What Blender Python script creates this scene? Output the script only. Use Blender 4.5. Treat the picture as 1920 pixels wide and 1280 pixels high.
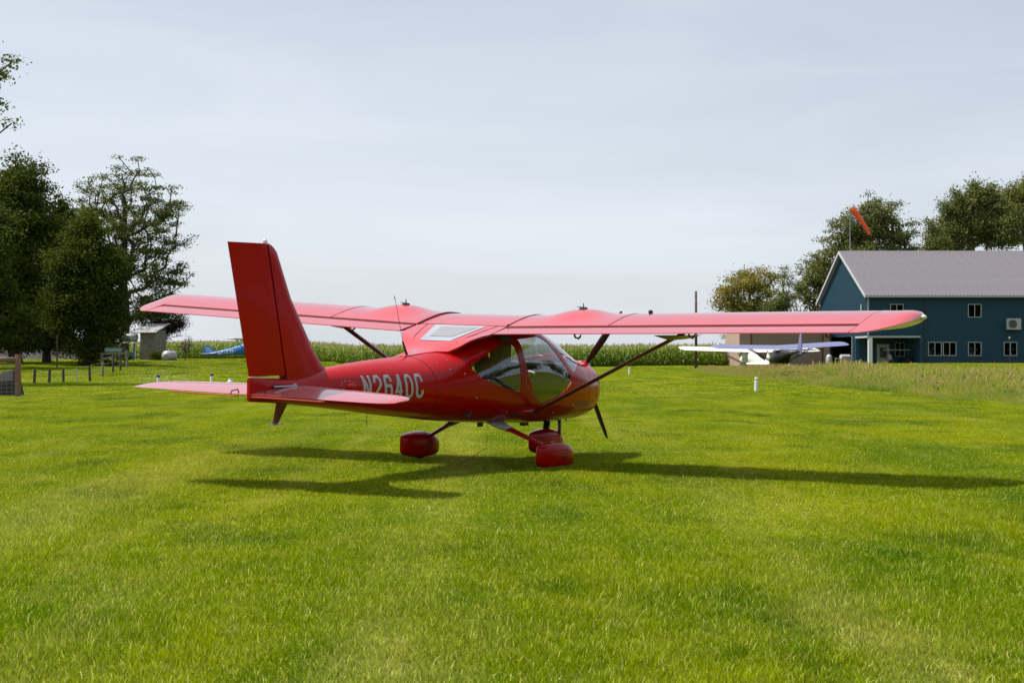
import bpy, bmesh, math, random
import numpy as np
from mathutils import Vector, Matrix, Euler, noise
R = math.radians
random.seed(7); rng = np.random.default_rng(11)
SC = bpy.context.scene
for o in list(bpy.data.objects): bpy.data.objects.remove(o)
COL = SC.collection

# ------------------------------------------------------------ camera, sky, sun, exposure
FPX = 2837.5; CAMH = 1.198; PITCH = R(0.503)
cd = bpy.data.cameras.new('camera'); cam = bpy.data.objects.new('camera', cd); COL.objects.link(cam)
cd.sensor_width = 36; cd.lens = 36*FPX/1920; cd.clip_start = .1; cd.clip_end = 6000
cam.location = (0, 0, CAMH); cam.rotation_euler = (math.pi/2+PITCH, 0, 0)
cd.dof.use_dof = True; cd.dof.focus_distance = 15.5; cd.dof.aperture_fstop = 10
SC.camera = cam
SUN = Vector((-.575, .12, 1)).normalized()
sd = bpy.data.lights.new('sun', 'SUN'); so = bpy.data.objects.new('sun', sd); COL.objects.link(so)
sd.energy = 5.0; sd.angle = R(.9); sd.color = (1, .95, .86)
so.rotation_euler = SUN.to_track_quat('Z', 'Y').to_euler()
so.location = (-20, 10, 40)
W = bpy.data.worlds.new('World'); SC.world = W; W.use_nodes = True
nt = W.node_tree; nt.nodes.clear()
def wn(t, **k):
    n = nt.nodes.new(t)
    for a, b in k.items(): setattr(n, a, b)
    return n
sky = wn('ShaderNodeTexSky', sky_type='NISHITA', sun_disc=False, sun_elevation=math.asin(SUN.z),
         sun_rotation=math.atan2(SUN.x, SUN.y), altitude=200, air_density=1.0, dust_density=2.5, ozone_density=1.0)
bg = wn('ShaderNodeBackground'); bg.inputs[1].default_value = .091
wo = wn('ShaderNodeOutputWorld')
tc = wn('ShaderNodeTexCoord'); mp = wn('ShaderNodeMapping'); mp.inputs['Scale'].default_value = (1.2, 1.2, 7)
nz = wn('ShaderNodeTexNoise'); nz.inputs['Scale'].default_value = 2.6; nz.inputs['Detail'].default_value = 7; nz.inputs['Roughness'].default_value = .55
nz.inputs['Distortion'].default_value = .5
cr = wn('ShaderNodeMapRange'); cr.inputs[1].default_value = .40; cr.inputs[2].default_value = .72
cr.inputs[3].default_value = .70; cr.inputs[4].default_value = .90
mx = wn('ShaderNodeMix', data_type='RGBA'); 
L = nt.links.new
L(tc.outputs['Generated'], mp.inputs[0]); L(mp.outputs[0], nz.inputs[0]); L(nz.outputs[0], cr.inputs[0])
sx = wn('ShaderNodeSeparateXYZ'); hz = wn('ShaderNodeMapRange', interpolation_type='SMOOTHSTEP'); hz.inputs[1].default_value = .02; hz.inputs[2].default_value = .42
hm = wn('ShaderNodeMix', data_type='RGBA'); hm.inputs['A'].default_value = (6.9, 7.35, 7.95, 1); hm.inputs['B'].default_value = (4.35, 4.9, 5.8, 1)
L(tc.outputs['Generated'], sx.inputs[0]); xa_ = wn('ShaderNodeMath', operation='MULTIPLY_ADD'); xa_.inputs[1].default_value = .16; L(sx.outputs[0], xa_.inputs[0]); L(sx.outputs[2], xa_.inputs[2]); L(xa_.outputs[0], hz.inputs[0]); L(hz.outputs[0], hm.inputs['Factor']); L(hm.outputs['Result'], mx.inputs['B'])
L(cr.outputs[0], mx.inputs['Factor']); L(sky.outputs[0], mx.inputs['A']); L(mx.outputs['Result'], bg.inputs[0]); L(bg.outputs[0], wo.inputs[0])
SC.view_settings.view_transform = 'Standard'; SC.view_settings.look = 'None'
SC.view_settings.exposure = 0.45; SC.view_settings.gamma = 1; SC.view_settings.use_curve_mapping = False
SC.render.engine = 'CYCLES'

# ------------------------------------------------------------ materials
def mat(name, col, rough=.6, metal=0, var=.0, vscale=6, bump=0, bscale=40, coat=0, spec=.5, col2=None, obj=True):
    m = bpy.data.materials.new(name); m.use_nodes = True; t = m.node_tree; p = t.nodes['Principled BSDF']
    p.inputs['Base Color'].default_value = (*col, 1); p.inputs['Roughness'].default_value = rough
    p.inputs['Metallic'].default_value = metal; p.inputs['Coat Weight'].default_value = coat
    p.inputs['Coat Roughness'].default_value = .04; p.inputs['Specular IOR Level'].default_value = spec
    if var or col2 or bump:
        tc = t.nodes.new('ShaderNodeTexCoord')
    if var or col2:
        n = t.nodes.new('ShaderNodeTexNoise'); n.inputs['Scale'].default_value = vscale; n.inputs['Detail'].default_value = 5
        t.links.new(tc.outputs['Object'], n.inputs[0])
        r = t.nodes.new('ShaderNodeMapRange'); r.inputs[1].default_value = .3; r.inputs[2].default_value = .7
        t.links.new(n.outputs[0], r.inputs[0])
        x = t.nodes.new('ShaderNodeMix'); x.data_type = 'RGBA'
        c2 = col2 or tuple(c*(1-var) for c in col)
        c1 = col if col2 else tuple(min(1, c*(1+var)) for c in col)
        x.inputs['A'].default_value = (*c1, 1); x.inputs['B'].default_value = (*c2, 1)
        t.links.new(r.outputs[0], x.inputs['Factor']); t.links.new(x.outputs['Result'], p.inputs['Base Color'])
    if bump:
        n = t.nodes.new('ShaderNodeTexNoise'); n.inputs['Scale'].default_value = bscale; n.inputs['Detail'].default_value = 4
        t.links.new(tc.outputs['Object'], n.inputs[0])
        b = t.nodes.new('ShaderNodeBump'); b.inputs['Strength'].default_value = bump; b.inputs['Distance'].default_value = .02
        t.links.new(n.outputs[0], b.inputs['Height']); t.links.new(b.outputs[0], p.inputs['Normal'])
    return m
def leafmat(name, c1, c2, trans=.35, rough=.5, scale=.35, c3=None, gscale=(1, 1, 1), spec=.12, rnd=.3):
    m = bpy.data.materials.new(name); m.use_nodes = True; t = m.node_tree; p = t.nodes['Principled BSDF']; out = t.nodes['Material Output']
    g = t.nodes.new('ShaderNodeNewGeometry'); mpn = t.nodes.new('ShaderNodeMapping'); mpn.inputs['Scale'].default_value = gscale
    n = t.nodes.new('ShaderNodeTexNoise'); n.inputs['Scale'].default_value = scale; n.inputs['Detail'].default_value = 6; n.inputs['Roughness'].default_value = .65
    t.links.new(g.outputs['Position'], mpn.inputs[0]); t.links.new(mpn.outputs[0], n.inputs[0])
    r = t.nodes.new('ShaderNodeMapRange'); r.inputs[1].default_value = .34; r.inputs[2].default_value = .66
    t.links.new(n.outputs[0], r.inputs[0])
    x = t.nodes.new('ShaderNodeMix'); x.data_type = 'RGBA'; x.inputs['A'].default_value = (*c1, 1); x.inputs['B'].default_value = (*c2, 1)
    t.links.new(r.outputs[0], x.inputs['Factor']); res = x.outputs['Result']
    y = t.nodes.new('ShaderNodeMix'); y.data_type = 'RGBA'; y.blend_type = 'MULTIPLY'; y.inputs['Factor'].default_value = 1
    rr = t.nodes.new('ShaderNodeMapRange'); rr.inputs[3].default_value = 1-rnd; rr.inputs[4].default_value = 1+rnd
    t.links.new(g.outputs['Random Per Island'], rr.inputs[0])
    t.links.new(res, y.inputs['A']); t.links.new(rr.outputs[0], y.inputs['B']); res = y.outputs['Result']
    if c3:
        q = t.nodes.new('ShaderNodeMath'); q.operation = 'GREATER_THAN'; q.inputs[1].default_value = c3[3]
        w = t.nodes.new('ShaderNodeTexWhiteNoise'); w.noise_dimensions = '1D'; t.links.new(g.outputs['Random Per Island'], w.inputs['W'])
        t.links.new(w.outputs['Value'], q.inputs[0])
        z = t.nodes.new('ShaderNodeMix'); z.data_type = 'RGBA'; z.inputs['B'].default_value = (*c3[:3], 1)
        t.links.new(q.outputs[0], z.inputs['Factor']); t.links.new(res, z.inputs['A']); res = z.outputs['Result']
    t.links.new(res, p.inputs['Base Color']); p.inputs['Roughness'].default_value = rough; p.inputs['Specular IOR Level'].default_value = spec
    tr = t.nodes.new('ShaderNodeBsdfTranslucent'); t.links.new(res, tr.inputs[0])
    ms = t.nodes.new('ShaderNodeMixShader'); ms.inputs[0].default_value = trans
    t.links.new(p.outputs[0], ms.inputs[1]); t.links.new(tr.outputs[0], ms.inputs[2]); t.links.new(ms.outputs[0], out.inputs[0])
    return m
def glass(name, tint=(.75, .8, .78), refl=1.0, extra=.04):
    m = bpy.data.materials.new(name); m.use_nodes = True; t = m.node_tree; t.nodes.clear()
    out = t.nodes.new('ShaderNodeOutputMaterial'); ms = t.nodes.new('ShaderNodeMixShader')
    tr = t.nodes.new('ShaderNodeBsdfTransparent'); tr.inputs[0].default_value = (*tint, 1)
    gl = t.nodes.new('ShaderNodeBsdfGlossy'); gl.inputs['Roughness'].default_value = .02; gl.inputs[0].default_value = (.95, .97, 1, 1)
    fr = t.nodes.new('ShaderNodeLayerWeight'); pw = t.nodes.new('ShaderNodeMath'); pw.operation = 'POWER'; pw.inputs[1].default_value = 4.2
    a = t.nodes.new('ShaderNodeMath'); a.operation = 'MULTIPLY_ADD'; a.inputs[1].default_value = refl*.9; a.inputs[2].default_value = .03+extra; a.use_clamp = True
    L = t.links.new; L(fr.outputs['Facing'], pw.inputs[0]); L(pw.outputs[0], a.inputs[0]); L(a.outputs[0], ms.inputs[0]); L(tr.outputs[0], ms.inputs[1]); L(gl.outputs[0], ms.inputs[2]); L(ms.outputs[0], out.inputs[0])
    return m
M = {}
M['red'] = mat('red_paint', (.40, .0005, .0012), .22, spec=.22, var=.06, vscale=1.5, coat=.15, bump=.04, bscale=3)
M['red_fabric'] = mat('red_wing_fabric', (.58, .008, .010), .22, spec=1.0, var=.05, vscale=2, coat=1.0, bump=.06, bscale=5)
M['red_fabric'].node_tree.nodes['Principled BSDF'].inputs['Coat IOR'].default_value = 1.6
_p = M['red_fabric'].node_tree.nodes['Principled BSDF']; _p.inputs['Sheen Weight'].default_value = .28; _p.inputs['Sheen Roughness'].default_value = .35; _p.inputs['Sheen Tint'].default_value = (1, .93, .88, 1)
M['dark_red'] = mat('dark_red_gap', (.05, .002, .003), .6)
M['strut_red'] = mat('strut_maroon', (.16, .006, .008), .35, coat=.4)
M['white'] = mat('white_paint', (.75, .75, .73), .45, var=.04)
M['whitegrey'] = mat('grey_white_fairing', (.42, .41, .43), .5, var=.1)
M['silver_text'] = mat('silver_lettering', (.39, .40, .38), .5)
M['grey_text'] = mat('faint_grey_lettering', (.22, .13, .10), .5)
M['cream'] = mat('cream_seal', (.65, .55, .28), .6)
M['black'] = mat('black_plastic', (.012, .012, .013), .4)
M['rubber'] = mat('tyre_rubber', (.02, .02, .02), .8)
M['steel'] = mat('steel', (.5, .5, .5), .35, metal=1)
M['darkmetal'] = mat('dark_metal', (.06, .06, .065), .45, metal=.5)
M['seat'] = mat('seat_fabric', (.03, .032, .035), .85, var=.2)
M['lining'] = mat('cabin_lining', (.05, .05, .055), .9)
M['glass'] = glass('cabin_glass', (.95, .97, .97), 1.0, .03)
M['tinted'] = glass('door_glass', (.86, .88, .87), 1.1, .05)
M['wglass'] = glass('window_glass', (.10, .11, .10), 1.0, .0)
M['clear'] = glass('lamp_lens', (.9, .9, .9), 1, .1)
M['blue_wall'] = mat('blue_steel_siding', (.016, .062, .098), .6, spec=.3, var=.05, vscale=.5)
M['blue_dark'] = mat('dark_blue_wainscot', (.030, .045, .062), .55, var=.05)
M['roof_metal'] = mat('grey_roof_metal', (.145, .13, .142), .36, spec=.8, var=.07, vscale=.6)
M['trim'] = mat('pale_trim', (.42, .43, .45), .5)
M['gutter'] = mat('gutter', (.30, .31, .33), .5)
M['tan'] = mat('tan_steel_siding', (.36, .25, .19), .6, var=.05, vscale=.6)
M['tandark'] = mat('tan_door_panel', (.31, .21, .16), .6, var=.06)
M['brownred'] = mat('red_brown_frame', (.12, .03, .02), .6)
M['concrete'] = mat('concrete', (.35, .34, .32), .85, var=.15, vscale=3)
M['wood'] = mat('weathered_wood', (.22, .15, .09), .85, var=.3, vscale=9, bump=.3)
M['woodred'] = mat('reddish_post_wood', (.24, .12, .075), .85, var=.3, vscale=7, bump=.3)
M['woodgrey'] = mat('grey_boards', (.20, .17, .14), .85, var=.3, vscale=5, bump=.3)
M['bark'] = mat('bark', (.085, .065, .05), .9, var=.35, vscale=3, bump=.6, bscale=12)
M['barkg'] = mat('grey_bark', (.13, .11, .095), .9, var=.3, vscale=3, bump=.5, bscale=12)
M['wire'] = mat('fence_wire', (.32, .30, .27), .5, metal=.6)
M['galv'] = mat('galvanised', (.42, .42, .42), .5, metal=.4, var=.1)
M['purple'] = mat('violet_fabric', (.15, .15, .29), .4, var=.05, coat=.3)
M['purplelight'] = mat('pale_violet_fabric', (.40, .40, .62), .35, coat=.4)
M['whitefab'] = mat('ivory_fabric', (.72, .70, .60), .4, var=.04, coat=.3)
M['blueplane'] = mat('bright_blue_paint', (.010, .16, .52), .35, coat=.4)
M['orange'] = mat('orange_nylon', (.85, .10, .02), .7)
M['bluecap'] = mat('blue_cap', (.02, .04, .22), .5)
M['brightblue'] = mat('blue_tarp', (.02, .14, .42), .6)
M['rust'] = mat('rusty_orange', (.30, .11, .05), .8, var=.3)
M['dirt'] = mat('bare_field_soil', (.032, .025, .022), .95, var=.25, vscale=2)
M['greenpaint'] = mat('green_board', (.10, .22, .13), .6)
LM = {}
LM['lawn'] = leafmat('lawn_blades', (.15, .255, .0003), (.365, .40, .0006), .45, .5, .5, c3=(.74, .72, .16, .92), gscale=(1, .4, 1), spec=.05, rnd=.5)
LM['weedg'] = leafmat('weed_green', (.20, .30, .02), (.40, .42, .05), .4, .5, .3, spec=.2, c3=(.50, .40, .20, .92))
LM['weedt'] = leafmat('weed_tan', (.50, .39, .15), (.52, .34, .17), .4, .6, .3)
LM['corn'] = leafmat('corn_leaf', (.15, .26, .015), (.30, .36, .04), .4, .45, .2, spec=.3, c3=(.45, .40, .18, .93))
LM['tassel'] = leafmat('corn_tassel', (.50, .40, .18), (.40, .34, .16), .3, .7, .4)
LM['dark'] = leafmat('dark_leaves', (.034, .055, .006), (.105, .125, .012), .32, .7, .4)
LM['mid'] = leafmat('mid_leaves', (.075, .10, .018), (.16, .18, .035), .32, .7, .4)
LM['olive'] = leafmat('olive_leaves', (.095, .12, .03), (.20, .21, .06), .32, .7, .4)
LM['yellow'] = leafmat('turning_leaves', (.11, .14, .03), (.36, .28, .05), .32, .7, .55)
LM['yellowgreen'] = leafmat('yellow_green_leaves', (.11, .135, .03), (.24, .22, .05), .32, .7, .4)
LM['purple'] = leafmat('purple_leaves', (.055, .035, .04), (.09, .065, .05), .25, .5, .4)
LM['flower'] = mat('white_clover', (.8, .8, .74), .8)

def patches(m, items):
    """mix further world-placed colour patches into a leafmat's base colour"""
    t = m.node_tree; mul = [n for n in t.nodes if n.type == 'MIX' and n.blend_type == 'MULTIPLY'][0]
    src = mul.inputs['A'].links[0].from_socket
    for col, scale, lo, hi, amt, sc, off in items:
        g = t.nodes.new('ShaderNodeNewGeometry'); mpn = t.nodes.new('ShaderNodeMapping'); mpn.inputs['Scale'].default_value = sc; mpn.inputs['Location'].default_value = (off, off*.7, 0); mpn.inputs['Rotation'].default_value = (0, 0, R(2.5))
        n = t.nodes.new('ShaderNodeTexNoise'); n.inputs['Scale'].default_value = scale; n.inputs['Detail'].default_value = 5; n.inputs['Roughness'].default_value = .6
        r_ = t.nodes.new('ShaderNodeMapRange'); r_.inputs[1].default_value = lo; r_.inputs[2].default_value = hi; r_.inputs[4].default_value = amt
        x = t.nodes.new('ShaderNodeMix'); x.data_type = 'RGBA'; x.inputs['B'].default_value = (*col, 1); L = t.links.new
        L(g.outputs['Position'], mpn.inputs[0]); L(mpn.outputs[0], n.inputs[0]); L(n.outputs[0], r_.inputs[0]); L(r_.outputs[0], x.inputs['Factor']); L(src, x.inputs['A']); src = x.outputs['Result']
    t.links.new(src, mul.inputs['A'])
LAWN_PATCHES = [((.075, .16, .001), .8, .52, .68, .85, (1, .5, 1), 3.1), ((.46, .43, .08), 1.1, .56, .72, .45, (1, .28, 1), 11.0), ((.50, .47, .10), .62, .53, .68, .30, (1.25, .05, 1), 23.0), ((.10, .19, .001), .5, .52, .64, .32, (1.3, .05, 1), 41.0), ((.30, .29, .05), 5.0, .56, .70, .5, (1, .8, 1), 7.0)]
patches(LM['lawn'], LAWN_PATCHES)
# ------------------------------------------------------------ helpers
def tag(o, label=None, cat=None, group=None, kind=None):
    if label: o['label'] = label
    if cat: o['category'] = cat
    if group: o['group'] = group
    if kind: o['kind'] = kind
    return o
def link(name, me, parent=None, loc=None):
    o = bpy.data.objects.new(name, me); COL.objects.link(o)
    if parent: o.parent = parent
    if loc is not None: o.location = loc
    return o
def empty(name, loc=(0, 0, 0), rz=0, label=None, cat=None, group=None):
    o = link(name, None); o.location = loc; o.rotation_euler = (0, 0, rz); o.empty_display_size = .2
    return tag(o, label, cat, group)
class MB:
    def __init__(s): s.v = []; s.f = []
    def add(s, vs, fs):
        b = len(s.v); s.v += [tuple(v) for v in vs]; s.f += [tuple(i+b for i in f) for f in fs]; return s
    def box(s, x0, x1, y0, y1, z0, z1):
        vs = [(x, y, z) for x in (x0, x1) for y in (y0, y1) for z in (z0, z1)]
        return s.add(vs, [(0, 1, 3, 2), (4, 6, 7, 5), (0, 4, 5, 1), (2, 3, 7, 6), (0, 2, 6, 4), (1, 5, 7, 3)])
    def tube(s, pts, r, n=8, flat=1.0, caps=True):
        pts = [Vector(p) for p in pts]
        if not isinstance(r, (list, tuple)): r = [r]*len(pts)
        rings = []
        for i, p in enumerate(pts):
            d = (pts[min(i+1, len(pts)-1)]-pts[max(i-1, 0)]).normalized()
            up = Vector((0, 0, 1)) if abs(d.z) < .95 else Vector((1, 0, 0))
            a = d.cross(up).normalized(); b = a.cross(d)
            rings.append([p+a*math.cos(2*math.pi*k/n)*r[i]+b*math.sin(2*math.pi*k/n)*r[i]*flat for k in range(n)])
        return s.loft(rings, caps)
    def loft(s, rings, caps=True, closed=True):
        n = len(rings[0]); vs = [v for g in rings for v in g]; fs = []
        for i in range(len(rings)-1):
            for k in range(n if closed else n-1):
                k2 = (k+1) % n
                fs.append((i*n+k, i*n+k2, (i+1)*n+k2, (i+1)*n+k))
        if caps and closed:
            fs.append(tuple(range(n))[::-1]); fs.append(tuple(range((len(rings)-1)*n, len(rings)*n)))
        return s.add(vs, fs)
    def prism(s, poly, axis, a, b):   # poly 2D extruded along axis (0,1,2) from a to b
        def P(p, t):
            q = list(p); q.insert(axis, t); return tuple(q)
        n = len(poly)
        return s.loft([[P(p, a) for p in poly], [P(p, b) for p in poly]])
    def ball(s, c, rx, ry, rz, n=12, m=8):
        rings = []
        for j in range(m+1):
            t = math.pi*j/m; t = min(max(t, .02), math.pi-.02)
            rings.append([(c[0]+rx*math.sin(t)*math.cos(2*math.pi*k/n), c[1]+ry*math.sin(t)*math.sin(2*math.pi*k/n), c[2]-rz*math.cos(t)) for k in range(n)])
        return s.loft(rings)
    def mesh(s, name, m, smooth=False, recalc=True):
        me = bpy.data.meshes.new(name); me.from_pydata(s.v, [], s.f)
        if recalc:
            bm = bmesh.new(); bm.from_mesh(me); bmesh.ops.recalc_face_normals(bm, faces=bm.faces); bm.to_mesh(me); bm.free()
        me.materials.append(m)
        if smooth: me.shade_smooth()
        return me
    def build(s, name, m, parent=None, smooth=False, bevel=0, auto=None):
        me = s.mesh(name, m, smooth); o = link(name, me, parent)
        if bevel:
            b = o.modifiers.new('bevel', 'BEVEL'); b.width = bevel; b.segments = 2; b.limit_method = 'ANGLE'; b.angle_limit = R(40)
        if auto:
            me.shade_smooth()
            try: me.set_sharp_from_angle(angle=R(auto))
            except Exception: pass
        return o
def quads(name, V, m, parent=None, n=4):
    """V: (N,n,3) numpy array of polygons"""
    N = len(V); me = bpy.data.meshes.new(name); me.vertices.add(N*n); me.vertices.foreach_set('co', V.reshape(-1).astype(np.float32))
    me.loops.add(N*n); me.loops.foreach_set('vertex_index', np.arange(N*n, dtype=np.int32))
    me.polygons.add(N); me.polygons.foreach_set('loop_start', np.arange(0, N*n, n, dtype=np.int32))
    me.update(); me.validate(); me.materials.append(m)
    return me
def copytree(o, parent=None):
    c = o.copy(); COL.objects.link(c); c.parent = parent
    for ch in list(o.children): copytree(ch, c)
    return c
def smooth(x, a, b):
    t = min(max((x-a)/(b-a), 0), 1); return t*t*(3-2*t)
def gz(x, y):
    z = .78*smooth(-x, 11.5, 24)*smooth(y, 66, 118)
    z += .50*smooth(x, 18, 25)*math.exp(-((y-98)/22)**2)-.32*math.exp(-((x-17.5)/6)**2-((y-112)/12)**2)
    z += .10*smooth(x, 10, 14)*smooth(y, 20, 40)
    d = math.hypot(x, y-14)
    z += .025*smooth(d, 7, 16)*(noise.noise(Vector((x*.11, y*.07, 0)))) if d > 7 else 0
    if y > 200: z *= max(0, 1-(y-200)/60)
    return z
def at(u, v):     # ground point seen at a pixel of the 1920 px wide photograph (used to survey positions)
    best = None
    ry = Vector(((u-960)/FPX, 1, -(v-665)/FPX))
    t = 5.0
    while t < 400:
        p = ry*t
        if CAMH+p.z <= gz(p.x, p.y): return (p.x, p.y, gz(p.x, p.y))
        t += .25
    return (ry.x*200, 200, gz(ry.x*200, 200))
def XZ(u, v, Y): return ((u-960)/FPX*Y, CAMH-(v-665)/FPX*Y)

# ------------------------------------------------------------ ground
def make_ground():
    ys = list(np.arange(-30, 160, 1.0))+list(np.geomspace(160, 3500, 36))
    xs = list(-np.geomspace(3000, 50, 22))+list(np.arange(-49, 60, 1.0))+list(np.geomspace(60, 3000, 22))
    V = [(x, y, gz(x, y)) for y in ys for x in xs]; nx = len(xs); F = []
    for j in range(len(ys)-1):
        for i in range(nx-1): F.append((j*nx+i, j*nx+i+1, (j+1)*nx+i+1, (j+1)*nx+i))
    me = bpy.data.meshes.new('ground'); me.from_pydata(V, [], F); me.shade_smooth()
    m = leafmat('ground_turf', (.06, .085, .001), (.12, .125, .002), .0, .9, .5, gscale=(1, .35, 1), spec=.1)
    t = m.node_tree; p = t.nodes['Principled BSDF']
    # island randomness means nothing on one sheet: drop it, add fine relief
    for nd in t.nodes:
        if nd.type == 'MIX' and nd.blend_type == 'MULTIPLY':
            g = t.nodes.new('ShaderNodeNewGeometry'); nn = t.nodes.new('ShaderNodeTexNoise'); nn.inputs['Scale'].default_value = 9; nn.inputs['Detail'].default_value = 6
            rr = t.nodes.new('ShaderNodeMapRange'); rr.inputs[1].default_value = .3; rr.inputs[2].default_value = .7; rr.inputs[3].default_value = .6; rr.inputs[4].default_value = 1.3
            t.links.new(g.outputs['Position'], nn.inputs[0]); t.links.new(nn.outputs[0], rr.inputs[0]); t.links.new(rr.outputs[0], nd.inputs['B'])
            b = t.nodes.new('ShaderNodeBump'); b.inputs['Strength'].default_value = .8; b.inputs['Distance'].default_value = .06
            t.links.new(nn.outputs[0], b.inputs['Height']); t.links.new(b.outputs[0], p.inputs['Normal'])
    patches(m, [((c[0]*.62, c[1]*.62, c[2]), *q) for c, *q in LAWN_PATCHES])
    me.materials.append(m)
    tag(link('ground', me), kind='structure')
make_ground()

# ------------------------------------------------------------ instanced vegetation (stuff)
def scatter(name, variants, pts, rots, scl, idx, label, cat):
    """variants: list of meshes; one object whose geometry-nodes tree instances them on its points"""
    c = bpy.data.collections.new(name+'_sources')
    for i, me in enumerate(variants):
        o = bpy.data.objects.new('%s_source_%02d' % (name, i), me); c.objects.link(o)
    me = bpy.data.meshes.new(name); n = len(pts); me.vertices.add(n); me.vertices.foreach_set('co', np.array(pts, np.float32).reshape(-1))
    a = me.attributes.new('rot', 'FLOAT_VECTOR', 'POINT'); a.data.foreach_set('vector', np.array(rots, np.float32).reshape(-1))
    a = me.attributes.new('scl', 'FLOAT_VECTOR', 'POINT'); a.data.foreach_set('vector', np.array(scl, np.float32).reshape(-1))
    a = me.attributes.new('idx', 'INT', 'POINT'); a.data.foreach_set('value', np.array(idx, np.int32))
    o = link(name, me)
    g = bpy.data.node_groups.new(name+'_nodes', 'GeometryNodeTree')
    g.interface.new_socket('Geometry', in_out='INPUT', socket_type='NodeSocketGeometry')
    g.interface.new_socket('Geometry', in_out='OUTPUT', socket_type='NodeSocketGeometry')
    N = g.nodes.new; gi = N('NodeGroupInput'); go = N('NodeGroupOutput'); ip = N('GeometryNodeInstanceOnPoints'); ci = N('GeometryNodeCollectionInfo')
    ci.inputs['Collection'].default_value = c; ci.inputs['Separate Children'].default_value = True; ci.inputs['Reset Children'].default_value = True
    ip.inputs['Pick Instance'].default_value = True
    def at_(nm, ty):
        q = N('GeometryNodeInputNamedAttribute'); q.data_type = ty; q.inputs['Name'].default_value = nm; return q.outputs['Attribute']
    l = g.links.new; l(gi.outputs[0], ip.inputs['Points']); l(ci.outputs[0], ip.inputs['Instance'])
    l(at_('idx', 'INT'), ip.inputs['Instance Index']); l(at_('rot', 'FLOAT_VECTOR'), ip.inputs['Rotation']); l(at_('scl', 'FLOAT_VECTOR'), ip.inputs['Scale'])
    l(ip.outputs[0], go.inputs[0])
    md = o.modifiers.new('scatter', 'NODES'); md.node_group = g
    return tag(o, label, cat, kind='stuff')
def blades(n, size, hmin, hmax, w, lean, seed, lie=.12):
    """n two-segment grass blades in a size x size square: (2n) quads"""
    r = np.random.default_rng(seed)
    bx = r.uniform(-size/2, size/2, (n, 2)); a = r.uniform(0, 2*np.pi, n); h = r.uniform(hmin, hmax, n); ww = w*r.uniform(.6, 1.3, n)
    h *= .55+.75*(.5+.5*np.sin(bx[:, 0]*41+np.sin(bx[:, 1]*23+seed)*2.2)*np.sin(bx[:, 1]*37+np.sin(bx[:, 0]*29)*2)+.25*np.sin(bx[:, 0]*97+seed)*np.sin(bx[:, 1]*89))
    ln = lean*h*r.uniform(.2, 1.3, n); flat = r.random(n) < lie
    ln = np.where(flat, h*1.2, ln); h = np.where(flat, h*.45, h)
    b = a+r.normal(0, .9, n)
    d = np.stack([np.cos(b), np.sin(b)], 1); s = np.stack([-np.sin(a), np.cos(a)], 1)*ww[:, None]/2
    def pt(k, hh, wd, sg):
        xy = bx+d*(ln*k)[:, None]+s*sg*wd
        return np.concatenate([xy, (h*hh)[:, None]], 1)
    q1 = np.stack([pt(0, -.1, 1, -1), pt(0, -.1, 1, 1), pt(.35, .6, .8, 1), pt(.35, .6, .8, -1)], 1)
    q2 = np.stack([pt(.35, .6, .8, -1), pt(.35, .6, .8, 1), pt(1, 1, .12, 1), pt(1, 1, .12, -1)], 1)
    # weld the two quads of a blade so each blade is one island
    V = np.stack([q1[:, 0], q1[:, 1], q1[:, 2], q1[:, 3], q2[:, 2], q2[:, 3]], 1)
    return V
def blademesh(name, V, m):
    n = len(V); me = bpy.data.meshes.new(name); me.vertices.add(n*6); me.vertices.foreach_set('co', V.reshape(-1).astype(np.float32))
    base = np.arange(n)[:, None]*6; f = np.concatenate([base+np.array([[0, 1, 2, 3]]), base+np.array([[3, 2, 4, 5]])], 1).reshape(-1).astype(np.int32)
    me.loops.add(n*8); me.loops.foreach_set('vertex_index', f); me.polygons.add(n*2); me.polygons.foreach_set('loop_start', np.arange(0, n*8, 4, dtype=np.int32))
    me.update(); me.materials.append(m); return me
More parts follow.
